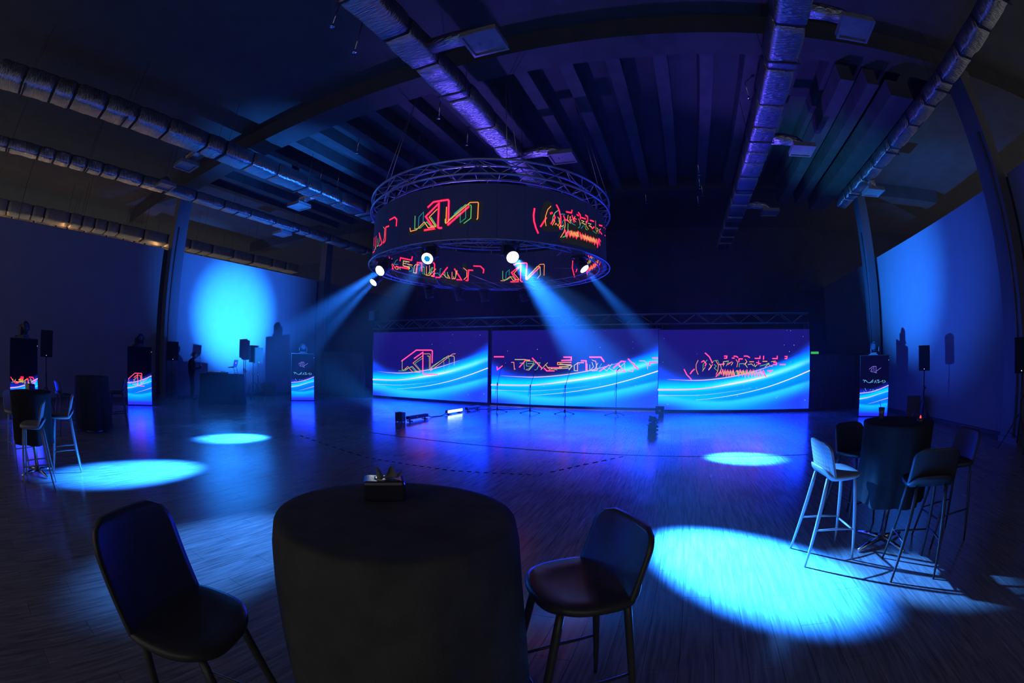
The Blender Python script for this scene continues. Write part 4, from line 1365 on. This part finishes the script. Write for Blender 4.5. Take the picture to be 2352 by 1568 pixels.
def loudspeaker(label, x, y, z, turn, W=0.36, D=0.36, H=0.62, led=True):
    root = thing('loudspeaker', label, 'speaker', (x, y, z), turn, 'loudspeakers on stands')
    b = MB()
    b.prism([(-W / 2, -D / 2), (W / 2, -D / 2), (W / 2, D * 0.05), (W * 0.30, D / 2), (-W * 0.30, D / 2), (-W / 2, D * 0.05)], 0.0, H)
    b.build('cabinet', M_CABINET, root)
    boxpart('grille', (-W / 2 + 0.012, -D / 2 - 0.012, 0.02), (W / 2 - 0.012, -D / 2 - 0.001, H - 0.02), M_CABINET, root, 0.004)
    for s in (-1, 1):
        one('handle', lambda q: q.box((s * W / 2 - 0.004, -0.06, H * 0.42), (s * W / 2 + 0.004, 0.06, H * 0.52)), M_CABINET, root)
    if led:
        one('power_light', lambda q: q.box((-0.008, -D / 2 - 0.016, 0.035), (0.008, -D / 2 - 0.012, 0.05)), glow('power_blue_white', (0.6, 0.75, 1), 2.0), root)
    return root


def face_cam(x, y):
    return math.atan2(-y, -x) + PI / 2


def at_az(px, py, X):
    d = ray(px, py)
    t = X / d.x
    return Vector((d.x * t, d.y * t, CAM_H + d.z * t))


for (label, px, X, z0, H, W, off, sl) in [
        ('loudspeaker on a stand right before the grey steel column near the DJ', 395, -14.55, 1.37, 0.62, 0.42, 0.5, 'speaker stand under the loudspeaker before the column near the DJ'),
        ('loudspeaker on a stand between two LED totems by the long partition', 106, -12.9, 1.36, 0.66, 0.40, 0.1, 'speaker stand between two LED totems by the long partition'),
        ('loudspeaker of the twin pair standing closer to the DJ table', 582, -14.85, 1.37, 0.66, 0.38, 0.9, 'speaker stand of the twin pair closer to the DJ table'),
        ('loudspeaker of the twin pair overlapping its taller neighbour', 593, -14.30, 1.34, 0.60, 0.34, 0.5, 'speaker stand of the twin pair overlapping its neighbour'),
        ('loudspeaker on a stand casting a shadow on the blue-lit partition', 2123, 6.75, 1.34, 0.60, 0.33, 0.0, 'speaker stand against the blue-lit partition'),
        ('loudspeaker on a stand in front of the broad grey column edge', 2348, 6.9, 1.32, 0.60, 0.34, -0.2, 'speaker stand in front of the broad grey column edge')]:
    p = at_az(px, 815, X)
    speaker_stand(sl, p.x, p.y, z0, off)
    loudspeaker(label, p.x, p.y, z0, face_cam(p.x, p.y) + off * 0.4, W, 0.34, H)

for (label, px0, px1, py, ytop) in [('low black subwoofer box on the floor between twin speakers and totem', 608, 635, 908, 0.52),
                                    ('low black subwoofer box on the floor under the shadowed loudspeaker', 2078, 2114, 962, 0.62)]:
    p = on_z((px0 + px1) / 2, py, 0.0)
    t = thing('subwoofer', label, 'speaker', (p.x, p.y, 0), face_cam(p.x, p.y))
    boxpart('cabinet', (-0.23, -0.22, 0.02), (0.23, 0.22, ytop), M_BLACK, t, 0.012)
    boxpart('grille', (-0.21, -0.232, 0.05), (0.21, -0.221, ytop - 0.03), M_BLACKMET, t, 0.004)
    for sx in (-1, 1):
        boxpart('foot', (sx * 0.18 - 0.02, -0.2, 0), (sx * 0.18 + 0.02, 0.2, 0.02), M_BLACKMET, t)

# moving heads standing on the totems
for (lab, x, y, tx, ty) in [('moving head on top of the totem beside the twin loudspeakers', -12.72, 11.60, -6, 6), ('moving head on top of the totem with the big red logo', -13.78, 5.10, -6, 6),
                            ('moving head on top of the totem with cropped neon letters', -11.55, 0.70, -6, 6), ('moving head on top of the totem by the exit sign', 6.30, 12.45, -2, 6)]:
    # stands on a small shelf at the top of the totem
    d = Vector((tx - x, ty - y, 0)).normalized()
    c = Vector((x, y, 0)) - d * 0.05
    moving_head(lab, (c.x + d.x * 0.15, c.y + d.y * 0.15, 2.0365), (c.x + d.x * 3, c.y + d.y * 3, 3.2), False, False, False, 0.95)
    t = thing('totem_shelf', 'small black shelf plate under the ' + lab.replace('on top of', 'on'), 'shelf', (c.x, c.y, 1.771), math.atan2(d.y, d.x))
    boxpart('plate', (-0.185, -0.17, 0.0), (0.165, 0.17, 0.02), M_BLACKMET, t)
    boxpart('lip', (-0.185, -0.17, 0.02), (-0.168, 0.17, 0.045), M_BLACKMET, t)


# ================================================================== DJ TABLE
DJ_RZ = math.radians(40)
dj = thing('dj_table', 'DJ table wrapped to the floor in black stretch cloth', 'table', (-13.55, 8.35, 0), DJ_RZ)
b = MB()
outline0 = [(-0.80, -0.36), (0.80, -0.36), (0.80, 0.36), (-0.80, 0.36)]
outline1 = [(-0.86, -0.42), (0.86, -0.42), (0.86, 0.42), (-0.86, 0.42)]
vs, fs = [], []
n = 48
levels = [(0.98, 0.985), (1.0, 0.97), (1.02, 0.6), (1.05, 0.25), (1.10, 0.005)]
for sc, z in levels:
    for k in range(n):
        a = 2 * PI * k / n
        c, s = math.cos(a), math.sin(a)
        x = math.copysign(abs(c) ** 0.22, c) * 0.78 * sc
        y = math.copysign(abs(s) ** 0.22, s) * 0.36 * sc
        wv = 0.012 * math.sin(k * 2.4) * (1 - z)
        vs.append((x + wv, y + wv, z))
for i in range(len(levels) - 1):
    for k in range(n):
        k2 = (k + 1) % n
        fs.append((i * n + k, (i + 1) * n + k, (i + 1) * n + k2, i * n + k2))
fs.append(tuple(range(n)))
b.add(vs, fs, True)
b.build('table_cloth', M_DJCLOTH, dj)
boxpart('table_top', (-0.75, -0.33, 0.94), (0.75, 0.33, 0.98), M_BLACK, dj)
for sx in (-1, 1):
    for sy in (-1, 1):
        tubepart('leg', [(sx * 0.68, sy * 0.27, 0), (sx * 0.68, sy * 0.27, 0.94)], 0.02, M_BLACKMET, dj, 8)


def on_dj(lx, ly, z):
    return Vector((-13.55, 8.35, 0)) + Matrix.Rotation(DJ_RZ, 3, 'Z') @ Vector((lx, ly, z))


p = on_dj(-0.18, 0.0, 0.986)
ctl = thing('dj_controller', 'wide DJ controller with pale lit top on the wrapped table', 'controller', p, DJ_RZ)
boxpart('case', (-0.36, -0.20, 0.0), (0.36, 0.20, 0.055), M_BLACK, ctl, 0.006)
boxpart('top_plate', (-0.34, -0.18, 0.055), (0.34, 0.18, 0.06), mat('pale_metal_plate', (0.4, 0.42, 0.45), 0.35, 0.6), ctl)
for sx in (-1, 1):
    one('jog_wheel', lambda q: q.lathe([(0.0, 0.075), (0.09, 0.075), (0.10, 0.07), (0.10, 0.06)], 24, Matrix.Translation((sx * 0.22, -0.02, 0))), M_BLACKMET, ctl)
for i in range(5):
    one('fader', lambda q: q.box((-0.07 + i * 0.035 - 0.006, -0.10, 0.06), (-0.07 + i * 0.035 + 0.006, -0.08, 0.075)), M_BLACKMET, ctl)
p = on_dj(0.50, 0.02, 0.986)
lst = thing('laptop_stand', 'tilted metal laptop stand on the DJ table', 'stand', p, DJ_RZ - 0.2)
for sy in (-1, 1):
    one('leg', lambda q: (q.tube([(-0.10, sy * 0.12, 0.008), (0.10, sy * 0.12, 0.008)], 0.008, 6), q.tube([(0.06, sy * 0.12, 0.008), (0.0, sy * 0.12, 0.235)], 0.008, 6), q.tube([(0.0, sy * 0.12, 0.235), (-0.20, sy * 0.12, 0.205)], 0.008, 6)), M_BLACKMET, lst)
for z in (0.06, 0.14):
    tubepart('rung', [(0.045 - (z - 0.06) * 0.28, -0.12, z), (0.045 - (z - 0.06) * 0.28, 0.12, z)], 0.006, M_BLACKMET, lst, 6)
lap = thing('laptop', 'open silver laptop with a glowing round mark on its lid', 'laptop', on_dj(0.50, 0.02, 0.986) + Vector((0, 0, 0.2445)), DJ_RZ - 0.2)
Rb = Matrix.Rotation(math.radians(8.5), 4, 'Y')
one('keyboard_base', lambda q: q.bevel_box((-0.24, -0.16, 0.006), (0.0, 0.16, 0.022), 0.004, Matrix.Rotation(-math.radians(8.5), 4, 'Y')), M_TRUSS, lap)
Ml = Matrix.Translation((0.0, 0, 0.014)) @ Matrix.Rotation(math.radians(14), 4, 'Y')
lid = one('lid', lambda q: q.bevel_box((-0.004, -0.16, 0.0), (0.006, 0.16, 0.23), 0.002, Ml), M_TRUSS, lap)
one('lid_light', lambda q: q.lathe([(0.0, 0.001), (0.02, 0.0)], 16, Ml @ Matrix.Translation((0.0068, 0, 0.12)) @ Matrix.Rotation(PI / 2, 4, 'Y')), glow('lid_mark_white', (1, 0.95, 0.8), 1.2), lid)


# ------------------------------------------------------------------ the DJ
def skinned(name, joints, bones, m, parent=None, levels=2):
    me = bpy.data.meshes.new(name)
    names = list(joints)
    me.from_pydata([joints[k][0] for k in names], [(names.index(a), names.index(c)) for a, c in bones], [])
    o = bpy.data.objects.new(name, me)
    COL.objects.link(o)
    md = o.modifiers.new('skin', 'SKIN')
    md.use_smooth_shade = True
    sv = me.skin_vertices[0].data if me.skin_vertices else None
    if sv is None:
        bpy.context.view_layer.objects.active = o
        sv = o.data.skin_vertices[0].data
    for i, k in enumerate(names):
        r = joints[k][1]
        sv[i].radius = r if isinstance(r, tuple) else (r, r)
        sv[i].use_root = (i == 0)
    ss = o.modifiers.new('subsurf', 'SUBSURF')
    ss.levels = ss.render_levels = levels
    me.materials.append(m)
    if parent:
        o.parent = parent
    return o


def dj_person(x, y, turn):
    # faces local +X, head bowed, hands together before the chest holding a phone
    root = thing('person', 'person in black standing with bowed head at the DJ table end', 'person', (x, y, 0), turn)
    J = {'pelvis': ((0.0, 0, 0.92), (0.16, 0.12)), 'waist': ((0.0, 0, 1.06), (0.15, 0.11)), 'chest': ((0.01, 0, 1.26), (0.18, 0.12)), 'collar': ((0.03, 0, 1.40), (0.10, 0.085)),
         'neck': ((0.06, 0, 1.45), 0.052), 'jaw': ((0.10, 0, 1.50), 0.06),
         'hip_a': ((0.0, 0.10, 0.88), 0.088), 'knee_a': ((0.04, 0.11, 0.48), 0.058), 'ankle_a': ((0.0, 0.11, 0.09), 0.042), 'toe_a': ((0.16, 0.12, 0.045), 0.038),
         'hip_b': ((0.0, -0.10, 0.88), 0.088), 'knee_b': ((0.03, -0.11, 0.48), 0.058), 'ankle_b': ((-0.03, -0.11, 0.09), 0.042), 'toe_b': ((0.13, -0.12, 0.045), 0.038),
         'sh_a': ((0.02, 0.19, 1.37), 0.06), 'el_a': ((0.05, 0.25, 1.10), 0.045), 'wr_a': ((0.27, 0.10, 1.12), 0.030), 'palm_a': ((0.34, 0.06, 1.15), (0.032, 0.020)),
         'sh_b': ((0.02, -0.19, 1.37), 0.06), 'el_b': ((0.05, -0.25, 1.10), 0.045), 'wr_b': ((0.27, -0.08, 1.13), 0.030), 'palm_b': ((0.34, -0.05, 1.16), (0.032, 0.020))}
    bones = [('pelvis', 'waist'), ('waist', 'chest'), ('chest', 'collar'), ('collar', 'neck'), ('neck', 'jaw')]
    for s in 'ab':
        bones += [('pelvis', 'hip_' + s), ('hip_' + s, 'knee_' + s), ('knee_' + s, 'ankle_' + s), ('ankle_' + s, 'toe_' + s),
                  ('collar', 'sh_' + s), ('sh_' + s, 'el_' + s), ('el_' + s, 'wr_' + s), ('wr_' + s, 'palm_' + s)]
        sg = 1 if s == 'a' else -1
        for i, (dy, ln) in enumerate(((0.026, 0.055), (0.009, 0.066), (-0.009, 0.062), (-0.026, 0.048))):
            bx, by, bz = J['palm_' + s][0]
            J['k%d%s' % (i, s)] = ((bx + 0.03, by + dy * 0.9, bz + 0.012), 0.009)
            J['m%d%s' % (i, s)] = ((bx + 0.03 + ln * 0.6, by + dy - sg * 0.012, bz + 0.03), 0.0085)
            J['t%d%s' % (i, s)] = ((bx + 0.03 + ln * 0.75, by + dy - sg * 0.03, bz + 0.045), 0.0075)
            bones += [('palm_' + s, 'k%d%s' % (i, s)), ('k%d%s' % (i, s), 'm%d%s' % (i, s)), ('m%d%s' % (i, s), 't%d%s' % (i, s))]
        bx, by, bz = J['palm_' + s][0]
        J['th' + s] = ((bx + 0.01, by - sg * 0.035, bz + 0.03), 0.010)
        J['tt' + s] = ((bx + 0.04, by - sg * 0.045, bz + 0.055), 0.009)
        bones += [('wr_' + s, 'th' + s), ('th' + s, 'tt' + s)]
    body = skinned('body', J, bones, M_SHIRT, root)
    # head with brow, nose, chin and ears, tilted down
    bm = bmesh.new()
    bmesh.ops.create_uvsphere(bm, u_segments=28, v_segments=20, radius=1.0)
    for v in bm.verts:
        cx, cy, cz = v.co
        w = 0.076 * (1.0 - 0.16 * max(0, -cz)) * (1 + 0.03 * max(0, cz))
        X = cx * 0.098
        Y = cy * w
        Z = cz * 0.118
        if cx > 0.5 and abs(cy) < 0.22:
            X += 0.024 * max(0, 1 - abs(cz + 0.08) / 0.28) * (1 - abs(cy) / 0.22)      # nose
        if cx > 0.4 and 0.02 < cz < 0.25 and 0.15 < abs(cy) < 0.6:
            X -= 0.008                                                                 # eye sockets
        if cx > 0.3 and cz < -0.55:
            X += 0.014                                                                 # chin
        if cx > 0.6 and -0.45 < cz < -0.3:
            X += 0.005                                                                 # lips
        if abs(cy) > 0.92 and abs(cx) < 0.3 and abs(cz) < 0.3:
            Y += math.copysign(0.014, cy)                                              # ears
        v.co = (X, Y, Z)
    Mh = Matrix.Translation((0.125, 0, 1.565)) @ Matrix.Rotation(math.radians(24), 4, 'Y')
    b = MB()
    b.from_bm(bm, Mh, True)
    head = b.build('head', M_SKIN, root)
    bm = bmesh.new()
    bmesh.ops.create_uvsphere(bm, u_segments=24, v_segments=16, radius=1.0)
    bmesh.ops.delete(bm, geom=[v for v in bm.verts if v.co.z < -0.15 - 0.35 * (-v.co.x) or (v.co.x > 0.45 and v.co.z < 0.55)], context='VERTS')
    for v in bm.verts:
        v.co = Vector((v.co.x * 0.106 - 0.004, v.co.y * 0.084, v.co.z * 0.126 + 0.004))
    b = MB()
    b.from_bm(bm, Mh, True)
    b.build('hair', M_HAIR, head)
    ph = Matrix.Rotation(turn, 4, 'Z')
    return root


dj_person(-14.62, 7.62, math.radians(52))
t = thing('phone', 'dark mobile phone held up in the hands of the DJ', 'phone', Vector((-14.62, 7.62, 0)) + Matrix.Rotation(math.radians(52), 3, 'Z') @ Vector((0.40, 0.0, 1.18)), math.radians(52))
one('phone_body', lambda q: q.bevel_box((-0.004, -0.036, -0.02), (0.004, 0.036, 0.13), 0.003, Matrix.Rotation(math.radians(-18), 4, 'Y')), M_BLACK, t)
one('phone_glass', lambda q: q.box((-0.0052, -0.032, -0.012), (-0.0042, 0.032, 0.122), Matrix.Rotation(math.radians(-18), 4, 'Y')), M_LENS_OFF, t)

# ================================================================== BAR STOOLS
def quilted_mat():
    m = bpy.data.materials.new('pale_quilted_back')
    m.use_nodes = True
    nt = m.node_tree
    b = nt.nodes['Principled BSDF']
    b.inputs['Base Color'].default_value = (0.24, 0.24, 0.23, 1)
    b.inputs['Roughness'].default_value = 0.55
    tc = nt.nodes.new('ShaderNodeTexCoord')
    n = nt.nodes.new('ShaderNodeTexNoise')
    n.inputs['Scale'].default_value = 60
    nt.links.new(tc.outputs['Object'], n.inputs['Vector'])
    bp = nt.nodes.new('ShaderNodeBump')
    bp.inputs['Strength'].default_value = 0.3
    bp.inputs['Distance'].default_value = 0.002
    nt.links.new(n.outputs['Fac'], bp.inputs['Height'])
    nt.links.new(bp.outputs[0], b.inputs['Normal'])
    return m


def make_stool(name, label, m_wood, m_back, quilted=False, back_top=0.995):
    """bar stool facing local +X: dished seat with upturned rear lip, curved back, four splayed tapered legs, three stretchers"""
    root = thing(name, label, 'bar stool', (0, 0, 0), 0, 'bar stools at the tall tables')
    # seat
    n = 48
    b = MB()
    layers = [(0.86, 0.700), (0.97, 0.712), (1.0, 0.728), (0.985, 0.742), (0.90, 0.748), (0.60, 0.738), (0.25, 0.733)]
    vs, fs = [], []
    for sc, z in layers:
        for k in range(n):
            a = 2 * PI * k / n
            c, s = math.cos(a), math.sin(a)
            x = math.copysign(abs(c) ** 0.74, c) * 0.205 * sc
            y = math.copysign(abs(s) ** 0.74, s) * 0.236 * sc * (1 - 0.06 * x / 0.2)
            lift = sm(-0.11, -0.205, x) * 0.060 + sm(0.14, 0.21, x) * -0.012
            vs.append((x, y, z + lift))
    for i in range(len(layers) - 1):
        for k in range(n):
            k2 = (k + 1) % n
            fs.append((i * n + k, i * n + k2, (i + 1) * n + k2, (i + 1) * n + k))
    fs.append(tuple(reversed(range(n))))
    fs.append(tuple((len(layers) - 1) * n + k for k in range(n)))
    b.add(vs, fs, True)
    b.build('seat', m_wood, root)
    # back: curved panel with rounded upper corners
    nu, nv = 20, 16
    z0, z1 = 0.728, back_top
    b = MB()
    vs, fs = [], []
    for side in (0, 1):
        for j in range(nv + 1):
            v = j / nv
            z = z0 + (z1 - z0) * v
            wv = 0.226 - 0.085 * (1 - math.sqrt(max(0.0, 1 - max(0.0, (v - 0.72) / 0.28) ** 2))) - 0.012 * v
            for i in range(nu + 1):
                u = 2 * i / nu - 1
                y = u * wv
                x = -0.135 - 0.075 * v + 0.62 * y * y
                zz = z
                th = 0.011
                q = 0.0
                if quilted and side == 1 and 0 < j < nv and 0 < i < nu:
                    q = 0.004 if (i % 2 == 1 and j % 2 == 1) else 0.0
                vs.append((x + (th if side == 0 else -th - q), y, zz))
    o = (nu + 1) * (nv + 1)
    for j in range(nv):
        for i in range(nu):
            a = j * (nu + 1) + i
            fs.append((a, a + 1, a + nu + 2, a + nu + 1))
            fs.append((o + a, o + a + nu + 1, o + a + nu + 2, o + a + 1))
    for j in range(nv):
        for i in (0, nu):
            a = j * (nu + 1) + i
            f = (a, a + nu + 1, o + a + nu + 1, o + a)
            fs.append(f if i == 0 else tuple(reversed(f)))
    for i in range(nu):
        a = i
        fs.append((a, o + a, o + a + 1, a + 1))
        a = nv * (nu + 1) + i
        fs.append((a, a + 1, o + a + 1, o + a))
    b.add(vs, fs, not quilted)
    b.build('backrest', m_back, root)
    # legs
    tops, feet = {}, {}
    for sx in (-1, 1):
        for sy in (-1, 1):
            t = Vector((sx * 0.135, sy * 0.135, 0.712))
            f = Vector((sx * 0.235, sy * 0.205, 0.0))
            tops[sx, sy], feet[sx, sy] = t, f
            pts = [t.lerp(f, k) for k in (0, 0.15, 0.45, 0.8, 1.0)]
            b = MB()
            b.tube(pts, [0.0150, 0.0175, 0.0170, 0.0125, 0.0095], 12)
            b.build('leg', m_wood, root)
    P = lambda sx, sy, z: tops[sx, sy].lerp(feet[sx, sy], (0.712 - z) / 0.712)
    for sy in (-1, 1):
        tubepart('stretcher', [P(-1, sy, 0.30), (P(-1, sy, 0.30) + P(1, sy, 0.285)) / 2, P(1, sy, 0.27)], [0.007, 0.0095, 0.007], m_wood, root, 8)
    tubepart('stretcher', [P(1, -1, 0.255), (P(1, -1, 0.255) + P(1, 1, 0.255)) / 2, P(1, 1, 0.255)], [0.007, 0.0095, 0.007], m_wood, root, 8)
    return root


M_QUILT = quilted_mat()
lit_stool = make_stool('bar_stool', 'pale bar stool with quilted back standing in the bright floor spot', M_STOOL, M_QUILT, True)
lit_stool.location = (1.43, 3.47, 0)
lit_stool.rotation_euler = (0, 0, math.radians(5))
dark_stool = make_stool('bar_stool', 'dark bar stool drawn up to the covered table with the tissue box', M_STOOLD, M_STOOLD)
near_stool = make_stool('bar_stool', 'dark bar stool with open legs beside the table with the tissue box', M_STOOLN, M_STOOLN)
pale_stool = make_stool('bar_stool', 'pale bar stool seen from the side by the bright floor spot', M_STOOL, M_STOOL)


def put(proto, label, x, y, deg, first=[None], group=None):
    o = copy_tree(proto) if proto in first else proto
    first.append(proto)
    o.location = (x, y, 0)
    o.rotation_euler = (0, 0, math.radians(deg))
    o['label'] = label
    return o


put(near_stool, 'dark bar stool with open legs beside the table with the tissue box', -0.300, 1.575, 217)
tall_stool = make_stool('bar_stool', 'tall-backed dark bar stool across the tissue box table from the open-legged one', M_STOOLN, M_STOOLN, False, 1.09)
put(tall_stool, 'tall-backed dark bar stool across the tissue box table from the open-legged one', -1.31, 0.52, 23)
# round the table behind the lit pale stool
put(dark_stool, 'dark bar stool behind the lit pale stool, its round back in front of the totem', 1.98, 4.22, -70)
put(dark_stool, 'dark bar stool with gleaming leg edges next to the lit pale stool', 2.12, 2.95, 75)
put(dark_stool, 'dark bar stool at the unlit table facing the blue partition corner', 2.78, 3.42, 180)
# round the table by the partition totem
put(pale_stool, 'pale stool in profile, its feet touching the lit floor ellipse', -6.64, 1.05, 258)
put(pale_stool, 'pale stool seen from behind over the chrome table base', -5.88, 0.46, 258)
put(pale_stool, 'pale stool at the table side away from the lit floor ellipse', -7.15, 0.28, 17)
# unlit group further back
put(dark_stool, 'dark bar stool at the far unlit table, closer to the lettered totem', -9.50, 1.58, 100)
put(dark_stool, 'dark bar stool at the far unlit table, closer to the logo totem', -10.10, 3.12, 248)


# ================================================================== COCKTAIL TABLES
def cocktail_table(label, x, y, r=0.40, h=1.10, cloth_r=0.50, cloth_z=0.02, folds=9, seed=1, base='flat', cloth=None):
    root = thing('cocktail_table', label, 'table', (x, y, 0), 0, 'tall cloth-covered tables')
    rnd = random.Random(seed)
    ph = rnd.uniform(0, 6)
    n = 72
    b = MB()
    vs, fs = [], []
    lv = [(0.0, 1.0), (0.5, 1.0), (0.92, 1.0), (0.985, 0.998), (1.0, 0.99)]
    rows = []
    for fr, fz in lv[1:]:
        rows.append([(fr * r * math.cos(2 * PI * k / n), fr * r * math.sin(2 * PI * k / n), h - (1 - fz) * 1.2) for k in range(n)])
    for t in (0.06, 0.2, 0.4, 0.6, 0.8, 1.0):
        row = []
        for k in range(n):
            a = 2 * PI * k / n
            rr = r + (cloth_r - r) * t ** 0.6 + (0.030 * t) * math.sin(folds * a + ph) + 0.012 * t * math.sin(2.3 * folds * a)
            row.append((rr * math.cos(a), rr * math.sin(a), (h - 0.012) * (1 - t) + cloth_z * t))
        rows.append(row)
    for row in rows:
        vs += row
    for i in range(len(rows) - 1):
        for k in range(n):
            k2 = (k + 1) % n
            fs.append((i * n + k, (i + 1) * n + k, (i + 1) * n + k2, i * n + k2))
    fs.append(tuple(range(n)))
    b.add(vs, fs, True)
    b.build('table_cloth', cloth or M_CLOTH, root)
    one('table_top', lambda q: q.lathe([(0.0, h - 0.03), (r - 0.012, h - 0.03), (r - 0.006, h - 0.016), (r - 0.012, h - 0.005), (0.0, h - 0.005)], 40), M_BLACK, root)
    tubepart('post', [(0, 0, 0.05), (0, 0, h - 0.03)], 0.03, M_CHROME, root, 14)
    if base == 'star':
        for k in range(4):
            a = k * PI / 2 + 0.4
            one('foot', lambda q: q.tube([(0, 0, 0.06), (0.18 * math.cos(a), 0.18 * math.sin(a), 0.045), (0.33 * math.cos(a), 0.33 * math.sin(a), 0.018)], [0.03, 0.022, 0.014], 8), M_CHROME, root)
    else:
        one('base_plate', lambda q: q.lathe([(0.0, 0.05), (0.04, 0.045), (0.22, 0.012), (0.225, 0.0), (0.0, 0.0)], 32), M_CHROME, root)
    return root


NT = (-0.84, 1.14)
cocktail_table('tall round table under a floor-length black cloth carrying the tissue box', NT[0], NT[1], 0.40, 1.10, 0.475, 0.015, 7, 3, 'flat', M_CLOTHN)
cocktail_table('tall cloth-covered table with a red candle behind the lit pale stool', 2.10, 3.55, 0.36, 1.10, 0.34, 0.42, 6, 5, 'star')
cocktail_table('tall cloth-covered table in front of the totem with cropped neon letters', -6.52, 0.50, 0.36, 1.05, 0.34, 0.42, 6, 8, 'star')
cocktail_table('tall cloth-covered table further back before the long partition', -9.75, 2.35, 0.42, 1.08, 0.44, 0.05, 8, 9)


# ------------------------------------------------------------------ things on the tables
def tissue_box(label, x, y, z, rz, w=0.15, d=0.11, h=0.075):
    root = thing('tissue_box', label, 'tissue box', (x, y, z), rz)
    one('box', lambda b: b.bevel_box((-w / 2, -d / 2, 0.0), (w / 2, d / 2, h), 0.012), mat('smoked_acrylic', (0.03, 0.032, 0.04), 0.12, coat=0.6), root)
    b = MB()
    n = 14
    vs, fs = [], []
    for j in range(5):
        t = j / 4
        for i in range(n):
            u = i / (n - 1) - 0.5
            vs.append((u * (0.05 + 0.05 * t) + 0.02 * t, 0.012 * math.sin(i * 1.3 + j) * t, h - 0.004 + 0.05 * t * (0.6 + 0.4 * math.sin(i * 0.9 + 1))))
    for j in range(4):
        for i in range(n - 1):
            fs.append((j * n + i, j * n + i + 1, (j + 1) * n + i + 1, (j + 1) * n + i))
    b.add(vs, fs, True)
    b.build('tissue', M_PAPER, root)
    one('slot_rim', lambda q: q.lathe([(0.030, h), (0.036, h), (0.036, h + 0.003), (0.030, h + 0.003)], 20), M_CHROME, root)
    return root


tissue_box('smoked tissue box with a crumpled tissue on the covered table', -0.965, 1.265, 1.10, math.radians(38))
tissue_box('dark tissue box on the table before the lettered totem', -6.50, 0.50, 1.05, 0.4, 0.16, 0.12, 0.09)
c = thing('candle_light', 'tiny red candle light glowing on the unlit table', 'candle', (2.18, 3.28, 1.10))
one('glass_cup', lambda q: q.lathe([(0.0, 0.0), (0.028, 0.0), (0.032, 0.045), (0.029, 0.045), (0.025, 0.006), (0.0, 0.006)], 18), mat('dark_glass', (0.04, 0.04, 0.045), 0.1), c)
one('flame', lambda q: q.lathe([(0.0, 0.04), (0.008, 0.046), (0.007, 0.056), (0.0, 0.068)], 10), glow('candle_red', (1.0, 0.02, 0.02), 6.0), c)
g = thing('drinking_glass', 'plain drinking glass standing on the unlit table edge', 'glass', (1.98, 3.72, 1.10))
one('tumbler', lambda q: q.lathe([(0.0, 0.0), (0.026, 0.0), (0.033, 0.10), (0.031, 0.10), (0.024, 0.008), (0.0, 0.008)], 20), mat('clear_dim_glass', (0.1, 0.11, 0.13), 0.05, coat=0.5), g)
one('straw', lambda q: q.tube([(0.01, 0, 0.008), (-0.02, 0.01, 0.15)], 0.003, 6), M_BLACK, g)


# ================================================================== WALL WASHES FROM THE STAGE-FLOOR FIXTURES
spot_light('wash_on_dj_partition', (-6.86, 9.60, 0.18), (-15.55, 10.15, 3.1), 72000, 30, 1.0, (0.014, 0.25, 1.0), 0.06)
spot_light('flood_on_dj_partition', (-6.86, 9.58, 0.20), (-15.55, 10.1, 4.2), 13000, 54, 1.0, (0.02, 0.16, 1.0), 0.06)
spot_light('wash_on_far_partition', (-0.34, 10.47, 0.11), (7.6, 12.6, 4.3), 17000, 40, 1.0, (0.015, 0.20, 1.0), 0.06)
spot_light('flood_on_far_partition', (-0.34, 10.46, 0.12), (7.6, 10.4, 4.0), 6000, 48, 1.0, (0.02, 0.12, 1.0), 0.06)

# upward spill of the same fixtures onto duct and beams; batten uplights are added
spot_light('spill_on_cyan_duct', (-6.86, 9.57, 0.22), (-9.8, 8.2, 6.6), 12500, 40, 1.0, (0.02, 0.20, 1.0), 0.06)
spot_light('spill_on_concrete_beams', (-0.34, 10.45, 0.14), (5.2, 11.0, 7.0), 5500, 36, 1.0, (0.04, 0.33, 0.70), 0.06)
spot_light('added_uplight_on_ring_duct', (-6.40, 12.08, 0.16), (-3.6, 8.0, 6.6), 3400, 46, 1.0, (0.16, 0.10, 1.0), 0.2)  # violet uplight added at the glowing batten to brighten the ring duct
spot_light('added_uplight_on_violet_duct', (-0.40, 12.5, 0.16), (2.4, 8.5, 6.6), 3400, 46, 1.0, (0.14, 0.08, 1.0), 0.2)  # violet uplight added over an unlit batten to brighten this duct

# ================================================================== HAZE IN THE HALL
hb = MB()
hb.box((XL + 0.05, -1.2, 0.005), (XR - 0.05, 16.5, 7.4))
hm = bpy.data.materials.new('thin_stage_haze')
hm.use_nodes = True
nt = hm.node_tree
nt.nodes.clear()
out = nt.nodes.new('ShaderNodeOutputMaterial')
vsn = nt.nodes.new('ShaderNodeVolumeScatter')
vsn.inputs['Color'].default_value = (0.9, 0.93, 1.0, 1)
vsn.inputs['Density'].default_value = HAZE_DENSITY
vsn.inputs['Anisotropy'].default_value = HAZE_FORWARD
nt.links.new(vsn.outputs[0], out.inputs['Volume'])
haze = hb.build('stage_haze', hm, None, 'stuff')
tag(haze, 'thin smoke haze hanging in the hall that shows the beams', 'haze')
